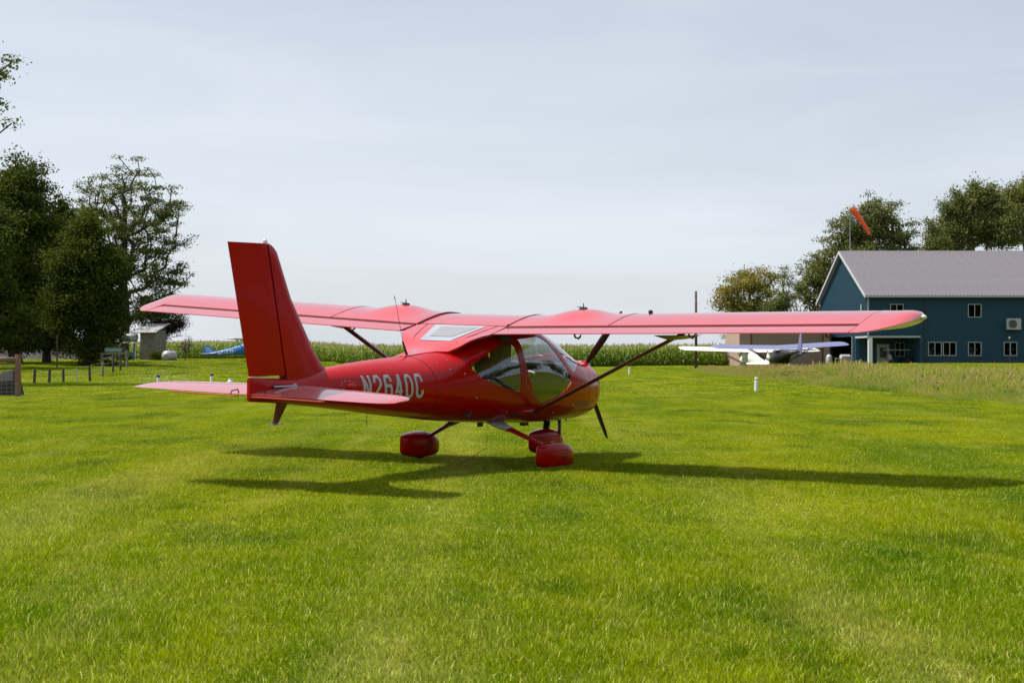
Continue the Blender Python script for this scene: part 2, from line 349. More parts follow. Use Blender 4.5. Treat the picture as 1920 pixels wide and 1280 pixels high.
def make_lawn():
    near = [blademesh('lawn_near', blades(15500, 1.24, .010, .036, .0031, .85, 10+i, .10), LM['lawn']) for i in range(6)]
    far = [blademesh('lawn_far', blades(8200, 2.35, .02, .052, .013, .9, 30+i, .12), LM['lawn']) for i in range(4)]
    P, Ro, S, I = [], [], [], []
    def add(x, y, k, s, hs):
        z = gz(x, y); P.append((x, y, z)); e = .5
        nx = (gz(x-e, y)-gz(x+e, y))/(2*e); ny = (gz(x, y-e)-gz(x, y+e))/(2*e)
        # flat tilt plus a quarter turn
        q = Vector((nx, ny, 1)).to_track_quat('Z', 'Y').to_euler(); Ro.append((q.x, q.y, random.choice((0, 1, 2, 3))*math.pi/2+random.uniform(-.2, .2)+q.z*0)); S.append((s, s, s*hs)); I.append(k)
    y = 3.5
    while y < 44:
        half = .345*y+3.6
        for x in np.arange(-half, half, 1.0):
            n1 = noise.noise(Vector((x*.45, y*.3, 3))); n2 = noise.noise(Vector((x*1.3, y*1.1, 9)))
            add(x+random.uniform(-.08, .08), y+random.uniform(-.08, .08), random.randrange(6), 1.0, max(.6, 1+.4*n1+.55*n2))
        y += 1.0
    y = 45.0
    while y < 148:
        half = .345*y+4
        for x in np.arange(-half, half, 2.0):
            if y > 60 and y < 120 and x > 13.5 and x < 17: continue
            n1 = noise.noise(Vector((x*.3, y*.2, 3)))
            add(x, y, 6+random.randrange(4), 1.0, 1+.35*n1)
        y += 2.0
    scatter('grass', near+far, P, Ro, S, I, 'bright green mown lawn of the grass runway', 'grass')
    # long seed-heads / stray taller and bleached blades over the near turf
    V = blades(9000, 1, .020, .050, .0036, .9, 77, .6); r = np.random.default_rng(5)
    yy = 4+26*r.random(len(V))**1.3; xx = (r.random(len(V))-.5)*2*(.345*yy+1)
    V[:, :, 0] += (xx-V[:, :, 0].mean(1))[:, None]; V[:, :, 1] += (yy-V[:, :, 1].mean(1))[:, None]
    m = leafmat('bleached_blades', (.50, .52, .12), (.72, .70, .28), .3, .4, .8)
    tag(link('dry_grass', blademesh('dry_grass', V, m)), 'bleached stray blades lying on the mown lawn', 'dry grass', kind='stuff')
    # clover flowers
    mb = MB()
    def fl(x, y, s):
        z = gz(x, y)+.05; mb.add([(x-s, y, z), (x+s, y, z), (x, y, z+s*1.4), (x, y-s, z+s*.4), (x, y+s, z+s*.4)], [(0, 3, 2), (3, 1, 2), (1, 4, 2), (4, 0, 2)])
    for i in range(520):
        y = random.uniform(62, 108); x = (random.gauss(305, 45)-960)/FPX*y; fl(x, y, random.uniform(.010, .02))
    for i in range(26):
        y = 9+40*random.random()**1.5; x = random.uniform(-.34, .34)*y; fl(x, y, random.uniform(.004, .008))
    tag(mb.build('clover_flowers', LM['flower']), 'white clover flowers scattered in the lawn', 'clover', kind='stuff')
make_lawn()

def weed_mesh(seed, m1, m2, tan):
    r = random.Random(seed)
    V = blades(130, .55, .22, .62, .014, .45, seed, .05)
    me = blademesh('weed', V, m1)
    # seed heads
    bm = bmesh.new(); bm.from_mesh(me)
    for i in range(tan):
        x, y = r.uniform(-.3, .3), r.uniform(-.3, .3); h = r.uniform(.45, .82); lx, ly = r.uniform(-.12, .12), r.uniform(-.12, .12)
        def q(a, b, w, mi):
            a = Vector(a); b = Vector(b); s = Vector((r.uniform(-1, 1), r.uniform(-1, 1), 0)).normalized()*w
            f = bm.faces.new([bm.verts.new(p) for p in (a-s, a+s, b+s*.7, b-s*.7)]); f.material_index = mi
        q((x, y, 0), (x+lx*.7, y+ly*.7, h*.8), .003, 1); q((x+lx*.7, y+ly*.7, h*.78), (x+lx, y+ly, h), .012, 1)
        q((x+lx*.7, y+ly*.7, h*.78), (x+lx*1.2, y+ly*1.2, h*.95), .008, 1)
    bm.to_mesh(me); bm.free(); me.materials.append(m2); return me
def make_weeds():
    var = [weed_mesh(100+i, LM['weedg'], LM['weedt'], t) for i, t in enumerate((0, 2, 5, 9, 17, 3))]
    P, Ro, S, I = [], [], [], []
    for i in range(15500):
        y = 27+100*random.random()**1.25
        xe = 11.3+.8*noise.noise(Vector((0, y*.12, 5)))+smooth(y, 85, 125)*3.6
        x = xe+abs(random.gauss(0, 1))*5.5 if random.random() < .6 else random.uniform(xe, xe+min(12, .12*y+4))
        if x > .36*y+5: continue
        if x > 18 and y > 80 and random.random() < .95: continue
        if x > .235*y and y > 62 and random.random() < .55: continue
        s = random.uniform(.6, 1.05)*(1-.35*smooth(y, 60, 95))*(.85+.75*noise.noise(Vector((x*.3, y*.15, 1))))
        s *= (.40+.6*smooth(x-xe, 0, 2.0))*.96*(1-.25*smooth(x, .26*y, .3*y))
        far = smooth(y, 50, 85); k = random.choice((2, 3, 4, 4)) if random.random() < .07+.42*far*(1-smooth(x, .23*y, .26*y)) else random.choice((0, 0, 1, 5))
        P.append((x, y, gz(x, y)-.01)); Ro.append((0, 0, random.uniform(0, 6.28))); S.append((s*1.25, s*1.25, s)); I.append(k)
    scatter('tall_grass', var, P, Ro, S, I, 'unmown strip of tall green and tan grass right of the runway', 'tall grass')
    # broad-leaved clumps in the strip
    V = []
    for i in range(46):
        y = random.uniform(33, 74); x = 12.0+random.random()**1.5*(2+.08*y); n = random.randint(40, 120)
        c = np.array([x, y, gz(x, y)+.16]); p = c+rng.normal(0, 1, (n, 3))*np.array([.32, .32, .13]); V.append(leafquads(p, .022, .055, rng))
    me = quads('broad_weeds', np.concatenate(V), LM['mid2'])
    tag(link('broad_weeds', me), 'clumps of leafy green weeds in the tall grass strip', 'weeds', kind='stuff')
LM['mid2'] = leafmat('weed_leaves', (.07, .12, .015), (.14, .19, .03), .35, .45, .4)
def leafquads(p, smin, smax, r):
    n = len(p); s = r.uniform(smin, smax, n)[:, None]
    a = r.normal(0, 1, (n, 3)); a /= np.linalg.norm(a, axis=1)[:, None]
    b = r.normal(0, 1, (n, 3)); b -= a*(a*b).sum(1)[:, None]; b /= np.linalg.norm(b, axis=1)[:, None]
    b *= .62
    return np.stack([p-a*s, p-b*s, p+a*s, p+b*s], 1)
make_weeds()

# ------------------------------------------------------------ corn field
def corn_mesh(seed):
    r = random.Random(seed); bm = bmesh.new(); H = r.uniform(1.75, 2.0)
    def strip(pts, ws, mi, side):
        prev = None
        for p, w in zip(pts, ws):
            a = bm.verts.new(Vector(p)-side*w); b = bm.verts.new(Vector(p)+side*w)
            if prev: f = bm.faces.new([prev[0], prev[1], b, a]); f.material_index = mi
            prev = (a, b)
    strip([(0, 0, 0), (0, 0, H*.9)], [.014, .008], 0, Vector((1, 0, 0))); strip([(0, 0, 0), (0, 0, H*.9)], [.014, .008], 0, Vector((0, 1, 0)))
    pl = r.uniform(0, 3.14)
    for i in range(13):
        z = H*(.10+.8*i/13); a = pl+(i % 2)*math.pi+r.uniform(-.7, .7); d = Vector((math.cos(a), math.sin(a), 0)); s = Vector((-d.y, d.x, .25)).normalized()
        l = r.uniform(.45, .75)*(1-.35*abs(i/12-.5)); u = r.uniform(.22, .38)
        strip([Vector((0, 0, z)), Vector((0, 0, z+u*.8))+d*l*.35, Vector((0, 0, z+u*.75))+d*l*.7, Vector((0, 0, z+u*.2))+d*l], [.02, .042, .036, .004], 0, s)
    for i in range(6):
        a = r.uniform(0, 6.28); d = Vector((math.cos(a), math.sin(a), 0))*r.uniform(.03, .13)
        strip([(0, 0, H*.86), Vector((0, 0, H*.97))+d*.5, Vector((0, 0, H+r.uniform(.05, .22)))+d], [.006, .012, .007], 1, Vector((-d.y, d.x, 0)).normalized())
    me = bpy.data.meshes.new('corn'); bm.to_mesh(me); bm.free(); me.materials.append(LM['corn']); me.materials.append(LM['tassel']); return me
def make_corn():
    var = [corn_mesh(i) for i in range(7)]
    P, Ro, S, I = [], [], [], []
    for rw in range(30):
        for x in np.arange(-64, 34, .24):
            u = x/148*FPX+960
            y = 148+rw*.76+(x < -16)*min(14, (-16-x)*.55)
            P.append((x+random.uniform(-.06, .06), y+random.uniform(-.08, .08), gz(x, y)))
            Ro.append((random.uniform(-.06, .06), random.uniform(-.06, .06), random.uniform(0, 6.28)))
            s = random.uniform(.86, 1.10)*(1+.06*noise.noise(Vector((x*.15, y*.1, 0)))-.13*(x < -15)); S.append((s*1.1, s*1.1, s)); I.append(random.randrange(7))
    scatter('corn_field', var, P, Ro, S, I, 'field of tall tasselled corn behind the runway', 'corn field')
make_corn()

# ------------------------------------------------------------ trees
def make_tree(name, base, lobes, nclu, leaves, lsize, spread, lm, bark, label, trunk_h, trunk_r, group=None, seed=0, cat='tree', fork=.0, flat=1.0, maxr=None, droop=0.0, core=0):
    """lobes: list of (dx,dy,z,rx,ry,rz) ellipsoids relative to the base"""
    r = np.random.default_rng(seed); root = empty(name, base, 0, label, cat, group)
    vol = np.array([l[3]*l[4]*l[5] for l in lobes]); pick = r.choice(len(lobes), nclu, p=vol/vol.sum()); C = []
    for k in pick:
        l = lobes[k]; d = r.normal(0, 1, 3); d /= np.linalg.norm(d); q = r.random()**.42
        C.append([l[0]+d[0]*q*l[3], l[1]+d[1]*q*l[4], l[2]+d[2]*q*l[5]])
    C = np.array(C); C[:, 2] = np.maximum(C[:, 2], .15)
    # branch graph: trunk nodes, then clusters joined to their nearest node that is nearer the trunk foot
    nodes = [np.array([0, 0, 0.])]; par = [-1]; top = max(l[2] for l in lobes); nt_ = 8
    for i in range(1, nt_+1):
        f = i/nt_; z = trunk_h+(top-trunk_h)*max(0, (f-.35)/.65) if f > .35 else trunk_h*f/.35
        nodes.append(np.array([.10*math.sin(i*1.7+seed)*trunk_h*.25, .08*math.cos(i*1.3+seed)*trunk_h*.25, z])); par.append(i-1)
    order = np.argsort(np.hypot(C[:, 0]-0, C[:, 1])+.45*np.maximum(0, C[:, 2]-trunk_h))
    for ci in order:
        c = C[ci]; N = np.array(nodes); dv = c-N; d = np.linalg.norm(dv, axis=1)
        cost = d+.55*np.abs(N[:, 2]-(c[2]-.62*d))+np.where(N[:, 2] > c[2]-.1*d, .8*d, 0)+np.where(N[:, 2] < trunk_h*.7, 50, 0)+.12*np.hypot(N[:, 0], N[:, 1])*-1
        k = int(np.argmin(cost)); steps = max(1, int(d[k]/1.3)); p0 = N[k]; last = k
        for s in range(1, steps+1):
            f = s/steps; q = p0+(c-p0)*f; q[2] += .10*d[k]*math.sin(math.pi*f)*(1-droop); q += r.normal(0, .03*d[k], 3)*(f < 1)
            nodes.append(q); par.append(last); last = len(nodes)-1
    n = len(nodes); wt = np.zeros(n); ch = [0]*n
    for i in range(n-1, 0, -1):
        if ch[i] == 0: wt[i] = 1
        wt[par[i]] += wt[i]; ch[par[i]] += 1
    rad = trunk_r*(wt/wt.max())**.46; rad = np.maximum(rad, trunk_r*.035)
    mb = MB()
    for i in range(1, n):
        a = Vector(nodes[par[i]]); b = Vector(nodes[i]); d = b-a
        if d.length < .02: continue
        ra = rad[i]*1.12 if par[i] > 8 or i > 8 else rad[par[i]]; m_ = 6 if rad[i] > trunk_r*.2 else 3
        if i == 1: ra *= 1.35
        d.normalize(); up = Vector((0, 0, 1)) if abs(d.z) < .9 else Vector((1, 0, 0)); e1 = d.cross(up).normalized(); e2 = e1.cross(d)
        ring = lambda p, rr: [p+e1*math.cos(6.283*k/m_)*rr+e2*math.sin(6.283*k/m_)*rr for k in range(m_)]
        mb.loft([ring(a, ra), ring(b, rad[i])], caps=False)
    o = mb.build('trunk', bark, root, smooth=True)
    lsize *= .66; leaves = int(leaves*1.5)
    per = max(1, leaves//len(C)); K = np.clip(r.gamma(1.8, 1/1.8, len(C)), .12, 2.6); pts = []
    for c, k in zip(C, K):
        m_ = int(per*k); pts.append(c+r.normal(0, 1, (m_, 3))*np.array([spread, spread, spread*.5*flat])*(.62+.45*k/1.5)*.82-np.array([0, 0, droop*spread*.6]))
    pts = np.concatenate(pts); pts = pts[pts[:, 2] > .04]
    LQ = leafquads(pts, lsize*.6, lsize*1.25, r)
    if core:      # leaves deep in a dense crown, larger clumps that close most of the gaps
        k = r.choice(len(lobes), core, p=vol/vol.sum()); d = r.normal(0, 1, (core, 3)); d /= np.linalg.norm(d, axis=1)[:, None]
        A_ = np.array(lobes)[k]; q = A_[:, :3]+d*A_[:, 3:6]*(r.random(core)[:, None]**.5)*.68; q = q[q[:, 2] > .8]
        LQ = np.concatenate([LQ, leafquads(q, lsize*1.6, lsize*2.6, r)])
    me = quads('crown', LQ, lm); link('crown', me, root)
    return root
def tree_at(u, Y, zb=None):
    x = (u-960)/FPX*Y; return (x, Y, gz(x, Y) if zb is None else zb)
def lob(Y, u0, items):      # surveyed crown extents -> metres relative to the foot
    out = []
    for (u, v, ru, rv) in items:
        z = CAMH-(v-665)/FPX*Y; out.append(((u-u0)/FPX*Y, random.uniform(-.4, .4), z-gz((u0-960)/FPX*Y, Y), ru/FPX*Y, ru/FPX*Y*.8, rv/FPX*Y))
    return out
lt = 'trees in the grove left of the runway'
make_tree('maple_tree', tree_at(28, 100), lob(100, 28, [(20, 400, 85, 95), (35, 350, 50, 62), (-40, 480, 90, 120), (30, 530, 80, 90), (70, 430, 50, 60), (10, 610, 90, 44), (20, 640, 70, 22)]), 560, 52000, .15, .55, LM['dark'], M['bark'],
          'tall dense dark maple at the left edge of the photo, rounded top', 2.2, .42, lt, 1, core=9000)
make_tree('grove_tree', tree_at(165, 96), lob(96, 165, [(165, 510, 58, 90), (188, 600, 46, 60), (152, 440, 34, 46), (125, 575, 42, 62), (203, 530, 30, 52), (165, 652, 44, 22), (176, 418, 18, 26), (222, 590, 22, 34), (120, 500, 30, 34)]), 430, 40000, .13, .48, LM['dark'], M['bark'],
          'dark dense tree with low leaves and thick trunk, in front of the tall open oak', 2.0, .30, lt, 2, core=3000)
make_tree('grove_tree', tree_at(88, 104), lob(104, 88, [(95, 470, 60, 95), (90, 580, 60, 60), (60, 600, 70, 55), (118, 410, 34, 40), (110, 630, 50, 30), (85, 470, 70, 80), (60, 640, 60, 20), (108, 390, 26, 28), (70, 395, 40, 40)]), 400, 36000, .14, .46, LM['dark'], M['bark'],
          'dark tree between the rounded maple and the thick-trunked tree, low hanging leaves', 2.0, .26, lt, 3, core=6000)
make_tree('grove_tree', tree_at(-30, 90), lob(90, -30, [(-20, 560, 90, 80), (10, 600, 60, 50), (-60, 470, 90, 120)]), 280, 24000, .14, .5, LM['dark'], M['bark'],
          'dark tree cut off by the left edge of the photo, behind the corner post', 2.0, .26, lt, 13, core=5000)
make_tree('oak_tree', tree_at(232, 120), lob(120, 232, [(250, 345, 50, 60), (195, 365, 55, 50), (310, 390, 50, 48), (240, 430, 95, 55), (330, 445, 42, 36), (320, 520, 48, 40), (250, 500, 85, 50), (290, 570, 55, 40), (165, 400, 38, 50)]), 540, 27000, .12, .38, LM['mid'], M['bark'],
          'tall open-crowned tree with sky showing between its branches, right of the dark grove', 4.2, .42, lt, 4, flat=.7)
make_tree('maple_tree', (-25.5, 60, 0), [(0, 0, 9, 4.6, 4.5, 3.5), (1.6, 0, 11.6, 4.2, 3.0, 1.4), (1.0, 0, 13.0, 4.0, 2.6, 1.0), (3.5, 0, 10.9, 2.6, 2.0, 1.1), (3.7, 0, 12.3, 2.5, 2, 1.1), (-2, 0, 14, 3, 3, 3)], 330, 30000, .11, .36, LM['mid'], M['bark'],
          'tree outside the left edge whose leafy branch hangs in at the top left', 3, .3, lt, 5)
make_tree('plum_tree', tree_at(292, 122), lob(122, 292, [(300, 600, 45, 34), (275, 580, 36, 26), (318, 618, 24, 26)]), 120, 11000, .10, .38, LM['purple'], M['bark'],
          'purple-leaved tree behind the small shed under the left wing tip', 1.6, .16, lt, 6)
make_tree('shrub', tree_at(347, 112), lob(112, 347, [(347, 650, 13, 14), (352, 642, 9, 12)]), 46, 700, .06, .2, LM['purple'], M['bark'], 'thin sparse shrub between the white gas tank and the blue plane', .3, .05, None, 7, 'shrub')
make_tree('bush', tree_at(238, 112), lob(112, 238, [(230, 668, 16, 9), (290, 668, 14, 8)]), 50, 5000, .06, .2, LM['dark'], M['bark'], 'low dark bush around the foot of the small shed', .2, .04, None, 8, 'bush')
make_tree('bush', tree_at(190, 96), lob(96, 190, [(180, 690, 40, 10), (215, 692, 12, 10)]), 60, 5000, .06, .22, LM['mid'], M['bark'], 'low green bush along the wire fence below the grove trees', .2, .04, None, 9, 'bush')
rt = 'trees behind the blue building'
make_tree('ash_tree', tree_at(1625, 172), lob(172, 1625, [(1640, 410, 56, 50), (1590, 450, 52, 50), (1545, 520, 55, 55), (1680, 450, 42, 50), (1630, 500, 90, 60), (1520, 560, 36, 40), (1560, 590, 60, 40)]), 420, 36000, .19, .62, LM['olive'], M['barkg'],
          'large grey-green tree behind the windsock and the blue building', 3.5, .5, rt, 20, core=3500)
make_tree('locust_tree', tree_at(1405, 165), lob(165, 1405, [(1400, 545, 50, 38), (1425, 520, 30, 26), (1370, 570, 30, 30), (1400, 600, 58, 40)]), 170, 15000, .17, .6, LM['yellow'], M['barkg'],
          'tree with leaves turning yellow, left of the large grey-green tree', 2.5, .25, rt, 21)
make_tree('young_tree', tree_at(1468, 160), lob(160, 1468, [(1468, 560, 20, 40), (1472, 520, 9, 24), (1455, 590, 26, 30)]), 90, 6500, .14, .45, LM['olive'], M['barkg'],
          'narrow tree with pointed top between the yellowing tree and the large tree', 2.0, .16, rt, 22)
make_tree('poplar_tree', tree_at(1820, 175), lob(175, 1820, [(1800, 410, 44, 55), (1830, 375, 34, 42), (1870, 420, 50, 50), (1860, 370, 26, 30), (1780, 450, 40, 40)]), 300, 24000, .19, .5, LM['olive'], M['barkg'],
          'tree with many upright shoots rising behind the building ridge', 4, .45, rt, 23, core=3000, flat=1.7)
make_tree('poplar_tree', tree_at(1925, 180), lob(180, 1925, [(1910, 400, 44, 60), (1950, 380, 50, 60)]), 240, 22000, .17, .5, LM['yellowgreen'], M['barkg'],
          'yellow-green leafy tree at the right edge behind the building roof', 4, .4, rt, 24, flat=1.5)
make_tree('young_tree', tree_at(1750, 168), lob(168, 1750, [(1750, 440, 14, 34), (1757, 465, 22, 26), (1742, 405, 6, 20)]), 70, 5200, .15, .42, LM['olive'], M['barkg'],
          'small pointed tree in the gap above the ridge between two large trees', 5, .18, rt, 25, flat=1.5)


# wood on the right and behind the camera, mirrored in the cabin glass and paint
def tree_line():
    r = np.random.default_rng(42); mb = MB(); P = []
    spots = [(78+r.uniform(-6, 6), y, r.uniform(10, 15)) for y in np.arange(-40, 112, 7.0)]+[(x, -75+r.uniform(-6, 6), r.uniform(9, 13)) for x in np.arange(-90, 78, 8.0)]
    for x, y, h in spots:
        mb.tube([(x, y, -.2), (x+.2, y, h*.3), (x, y, h*.8)], [.35, .26, .06], 6)
        for k in range(7):
            c = np.array([x, y, h*r.uniform(.22, .85)])+np.array([r.normal(0, h*.17), r.normal(0, h*.17), 0]); s = h*r.uniform(.09, .15); P.append(c+r.normal(0, 1, (190, 3))*np.array([s, s, s*.8]))
    p = np.concatenate(P); p = p[p[:, 2] > .1]; V = leafquads(p, .3, .6, r)
    me = quads('tree_line', V, LM['dark']); o = link('tree_line', me); tag(o, 'row of dark trees outside the frame on the right, seen only in reflections', 'wood', kind='stuff')
    tag(mb.build('tree_line_trunks', M['bark']), 'trunks of the out-of-frame tree row', 'trunks', kind='stuff')
tree_line()
# ------------------------------------------------------------ blue building
def window(parent, x0, x1, z0, z1, y, name='window', mull=1):
    f = MB(); w = .055
    f.box(x0, x1, y-.05, y+.06, z0, z0+w); f.box(x0, x1, y-.05, y+.06, z1-w, z1)
    f.box(x0, x0+w, y-.05, y+.06, z0+w, z1-w); f.box(x1-w, x1, y-.05, y+.06, z0+w, z1-w)
    fr = f.build('window', M['trim'], parent)
    n = mull+1; ws = (x1-x0-2*w)/n
    for i in range(n):
        a = x0+w+ws*i
        if i: MB().box(a-.025, a+.025, y-.045, y+.055, z0+w, z1-w).build('mullion', M['trim'], fr)
        p = MB().box(a+(.025 if i else 0), a+ws-(.025 if i < n-1 else 0), y+.0, y+.012, z0+w, z1-w).build('pane', M['wglass'], fr)
    return fr
def make_building():
    X0, X1, Y0, Y1 = 30.6, 52.0, 130.0, 150.0; ZB, ZE, ZR = -.1, 6.45, 10.72; YM = 140.0
    b = empty('blue_building', (X0, Y0, 0), 0, 'two-storey blue metal building with grey ribbed roof and corner porch', 'building')
    def B(m, n, mt, **k): o = m.build(n, mt, b, **k); o.matrix_parent_inverse = Matrix.Translation((-X0, -Y0, 0)); return o
    px0, px1, pd, pz = X0, 35.05, 134.6, 2.72
    # front wall with window openings (x0,x1,z0,z1)
    def wx(u): return XZ(u, 0, Y0)[0]
    zl0, zl1 = XZ(0, 667, Y0)[1], XZ(0, 641, Y0)[1]; zu0, zu1 = XZ(0, 595, Y0)[1], XZ(0, 570, Y0)[1]
    lows = [(wx(1740), wx(1765.5)), (wx(1768), wx(1793)), (wx(1815), wx(1840)), (wx(1882), wx(1907)), (47.2, 48.4)]
    ups = [(wx(1669), wx(1694)), (wx(1815), wx(1840)), (46.6, 47.8)]
    t = .15
    def wallstrip(mb, xa, xb, za, zb, holes, y0, y1):
        hs = sorted(h for h in holes if h[0] >= xa and h[1] <= xb); x = xa
        for h in hs:
            if h[0]-x > .001: mb.box(x, h[0], y0, y1, za, zb)
            x = h[1]
        mb.box(x, xb, y0, y1, za, zb)
    m = MB(); y0, y1 = Y0, Y0+t
    m.box(px1, X1, y0, y1, .75, zl0); wallstrip(m, px1, X1, zl0, zl1, lows, y0, y1)
    m.box(px1, X1, y0, y1, zl1, zu0); m.box(px0, px1, y0, y1, pz, zu0)
    wallstrip(m, px0, X1, zu0, zu1, ups, y0, y1); m.box(px0, X1, y0, y1, zu1, ZE)
    B(m, 'front_wall', M['blue_wall'])
    B(MB().box(px1, X1, y0-.01, y1, ZB, .75), 'wainscot', M['blue_dark'])
    # siding ribs, broken at openings
    m = MB(); x = X0+.12
    while x < X1:
        segs = [(zu1 if False else .78, ZE-.02)]
        if x < px1+.05: segs = [(pz+.12, ZE-.02)]
        for (hx, z0, z1) in [(h, zl0, zl1) for h in lows]+[(h, zu0, zu1) for h in ups]:
            if hx[0]-.05 < x < hx[1]+.05:
                n = []
                for a, c in segs:
                    if z0-.04 > a and z1+.04 < c: n += [(a, z0-.04), (z1+.04, c)]
                    else: n.append((a, c))
                segs = n
        for a, c in segs: m.box(x-.03, x+.03, y0-.035, y0-.001, a, c)
        x += .229
    tag(B(m, 'siding_rib', M['blue_wall']), kind='stuff')
    for h in lows: window(b, h[0], h[1], zl0, zl1, Y0).matrix_parent_inverse = Matrix.Translation((-X0, -Y0, 0))
    for h in ups: window(b, h[0], h[1], zu0, zu1, Y0).matrix_parent_inverse = Matrix.Translation((-X0, -Y0, 0))
    # gable (left) wall with an open bay door and the porch corner
    gy0, gy1, gz1 = 136.1, 145.2, 2.85
    m = MB(); xg0, xg1 = X0, X0+t
    m.box(xg0, xg1, pd, gy0, ZB, pz); m.box(xg0, xg1, gy1, Y1, ZB, gz1); m.box(xg0, xg1, pd, gy0, pz, gz1)
    m.box(xg0, xg1, Y0+t, pd, pz, gz1)
    m.prism([(Y0+t, gz1), (Y1, gz1), (Y1, ZE), (YM, ZR-.06), (Y0+t, ZE)], 0, xg0, xg1)
    B(m, 'gable_wall', M['blue_wall'])
    m = MB(); y = Y0+.2
    while y < Y1:
        zt = ZE+(ZR-ZE)*(1-abs(y-YM)/(YM-Y0))-.12; z0 = gz1+.1 if gy0-.1 < y < gy1+.1 else (pz+.1 if y < pd else ZB)
        m.box(X0-.022, X0-.001, y-.022, y+.022, z0, zt); y += .229
    tag(B(m, 'siding_rib', M['blue_wall']), kind='stuff')
    m = MB(); m.box(X0, X1, Y1-t, Y1, ZB, ZE); m.box(X1-t, X1, Y0+t, Y1-t, ZB, ZE); m.prism([(Y0+t, ZE), (Y1, ZE), (YM, ZR-.06)], 0, X1-t, X1); B(m, 'rear_wall', M['blue_wall'])
    # porch recess and bay interior
    m = MB(); m.box(X0+t, 32.35, pd-.12, pd, ZB, pz+.3); m.box(33.62, 34.05, pd-.12, pd, ZB, pz+.3)
    m.box(32.35, 33.62, pd-.12, pd, 2.2, pz+.3); m.box(34.05, 34.9, pd-.12, pd, ZB, 1.05); m.box(34.05, 34.9, pd-.12, pd, 2.3, pz+.3)
    m.box(34.9, px1, pd-.12, pd, ZB, pz+.3)
    m.box(px1, px1+t, Y0+t, pd-.12, ZB, pz+.3)
    B(m, 'porch_wall', M['blue_wall'])
    B(MB().box(X0+t, px1, Y0+t, pd-.12, pz, pz+.1), 'porch_ceiling', M['trim'])
    B(MB().box(X0+t, X1-t, pd, Y1-t, 2.95, 3.05), 'upper_floor', M['concrete'])
    B(MB().box(X0-1, X1, Y0-.1, Y1, ZB-.2, 0.02), 'slab', M['concrete'])
    B(MB().box(36.5, 36.6, pd, Y1-t, ZB, 2.94), 'bay_wall', M['tan'])
    dm = MB().box(32.42, 33.55, pd-.08, pd-.03, .03, 2.15); d = B(dm, 'door', M['trim'])
    MB().box(32.7, 33.27, pd-.1, pd-.085, .95, 1.85).build('pane', M['wglass'], d)
    MB().ball((33.45, pd-.13, 1.02), .04, .04, .04).build('handle', M['steel'], d)
    o = window(b, 34.05, 34.9, 1.05, 2.3, pd-.06); o.matrix_parent_inverse = Matrix.Translation((-X0, -Y0, 0))
    B(MB().box(X0+.02, X0+.36, Y0-.03, Y0+.27, ZB, pz), 'porch_column', M['white'])
    B(MB().box(X0-.05, px1+.05, Y0-.06, Y0-.036, pz-.06, pz+.10), 'opening_trim', M['trim']); B(MB().box(X0-.08, X0-.052, Y0-.03, pd, pz-.06, pz+.10), 'opening_trim', M['trim'])
    B(MB().box(X0-.06, X0-.024, gy0-.12, gy0, ZB, gz1), 'opening_trim', M['trim']); B(MB().box(X0-.06, X0-.024, gy1, gy1+.12, ZB, gz1), 'opening_trim', M['trim'])
    B(MB().box(X0-.06, X0+.06, Y0-.065, Y0-.023, pz+.12, ZE), 'corner_trim', M['trim'])
    B(MB().box(X0+4.9, X0+5.02, Y0-.13, Y0-.024, .1, ZE-.1), 'downspout', M['blue_dark'])
    # roof: panels with standing ribs, each panel a piece
    ov, og = .45, .35; dz = (ZR-ZE)/(YM-Y0)
    L_ = math.hypot(YM-Y0+ov, (YM-Y0+ov)*dz)
    xs0 = X0-og; n = 24; pw = (X1+og-xs0)/n
    pm = MB(); pm.box(0, pw-.006, 0, L_, 0, .04)
    for k in range(3): pm.prism([(pw*(k+.5)/3-.055, .04), (pw*(k+.5)/3-.015, .12), (pw*(k+.5)/3+.02, .12), (pw*(k+.5)/3+.045, .04)], 1, 0, L_)
    me = pm.mesh('roof_panel', M['roof_metal'])
    ang = math.atan(dz)
    rf = B(MB().prism([(Y0-ov, ZE-ov*dz-.02), (YM, ZR-.02), (Y1+ov, ZE-ov*dz-.02), (Y1+ov, ZE-ov*dz-.12), (YM, ZR-.14), (Y0-ov, ZE-ov*dz-.12)], 0, xs0, X1+og), 'roof', M['gutter'])
    for i in range(n):
        for sde in (0, 1):
            o = link('roof_panel', me, rf)
            if sde == 0: o.location = (xs0+i*pw, Y0-ov, ZE-ov*dz-.015); o.rotation_euler = (ang, 0, 0)
            else: o.location = (xs0+(i+1)*pw, Y1+ov, ZE-ov*dz-.015); o.rotation_euler = (ang, 0, math.pi)
    m = MB(); m.prism([(YM-.28, ZR-.10), (YM, ZR+.10), (YM+.28, ZR-.10), (YM, ZR+.06)], 0, xs0, X1+og); o = m.build('ridge_cap', M['roof_metal'], rf)
    m = MB(); m.box(xs0, X1+og, Y0-ov-.13, Y0-ov-.002, ZE-ov*dz-.15, ZE-ov*dz+.0); m.build('gutter', M['trim'], rf)
    m = MB()
    m.prism([(Y0-ov, ZE-ov*dz-.20), (YM, ZR-.22), (Y1+ov, ZE-ov*dz-.20), (Y1+ov, ZE-ov*dz+.06), (YM, ZR+.06), (Y0-ov, ZE-ov*dz+.06)], 0, xs0-.05, xs0-.003); m.build('rake_trim', M['trim'], rf)
    B(MB().box(X0, X1, Y0-ov, Y0-.005, ZE-ov*dz-.16, ZE-ov*dz-.13), 'soffit', M['blue_dark'])
    B(MB().tube([(X0-.12, 132.1, 4.9), (X0-.12, 132.1, 5.6)], .05), 'vent_pipe', M['white'])
    # wall mounted heat pump
    u = empty('heat_pump', (0, 0, 0), 0, 'grey outdoor air unit mounted on the blue wall between the window rows', 'air conditioner')
    xa, za = XZ(1888, 618, Y0-.5); xb, zb = XZ(1914, 597, Y0-.5)
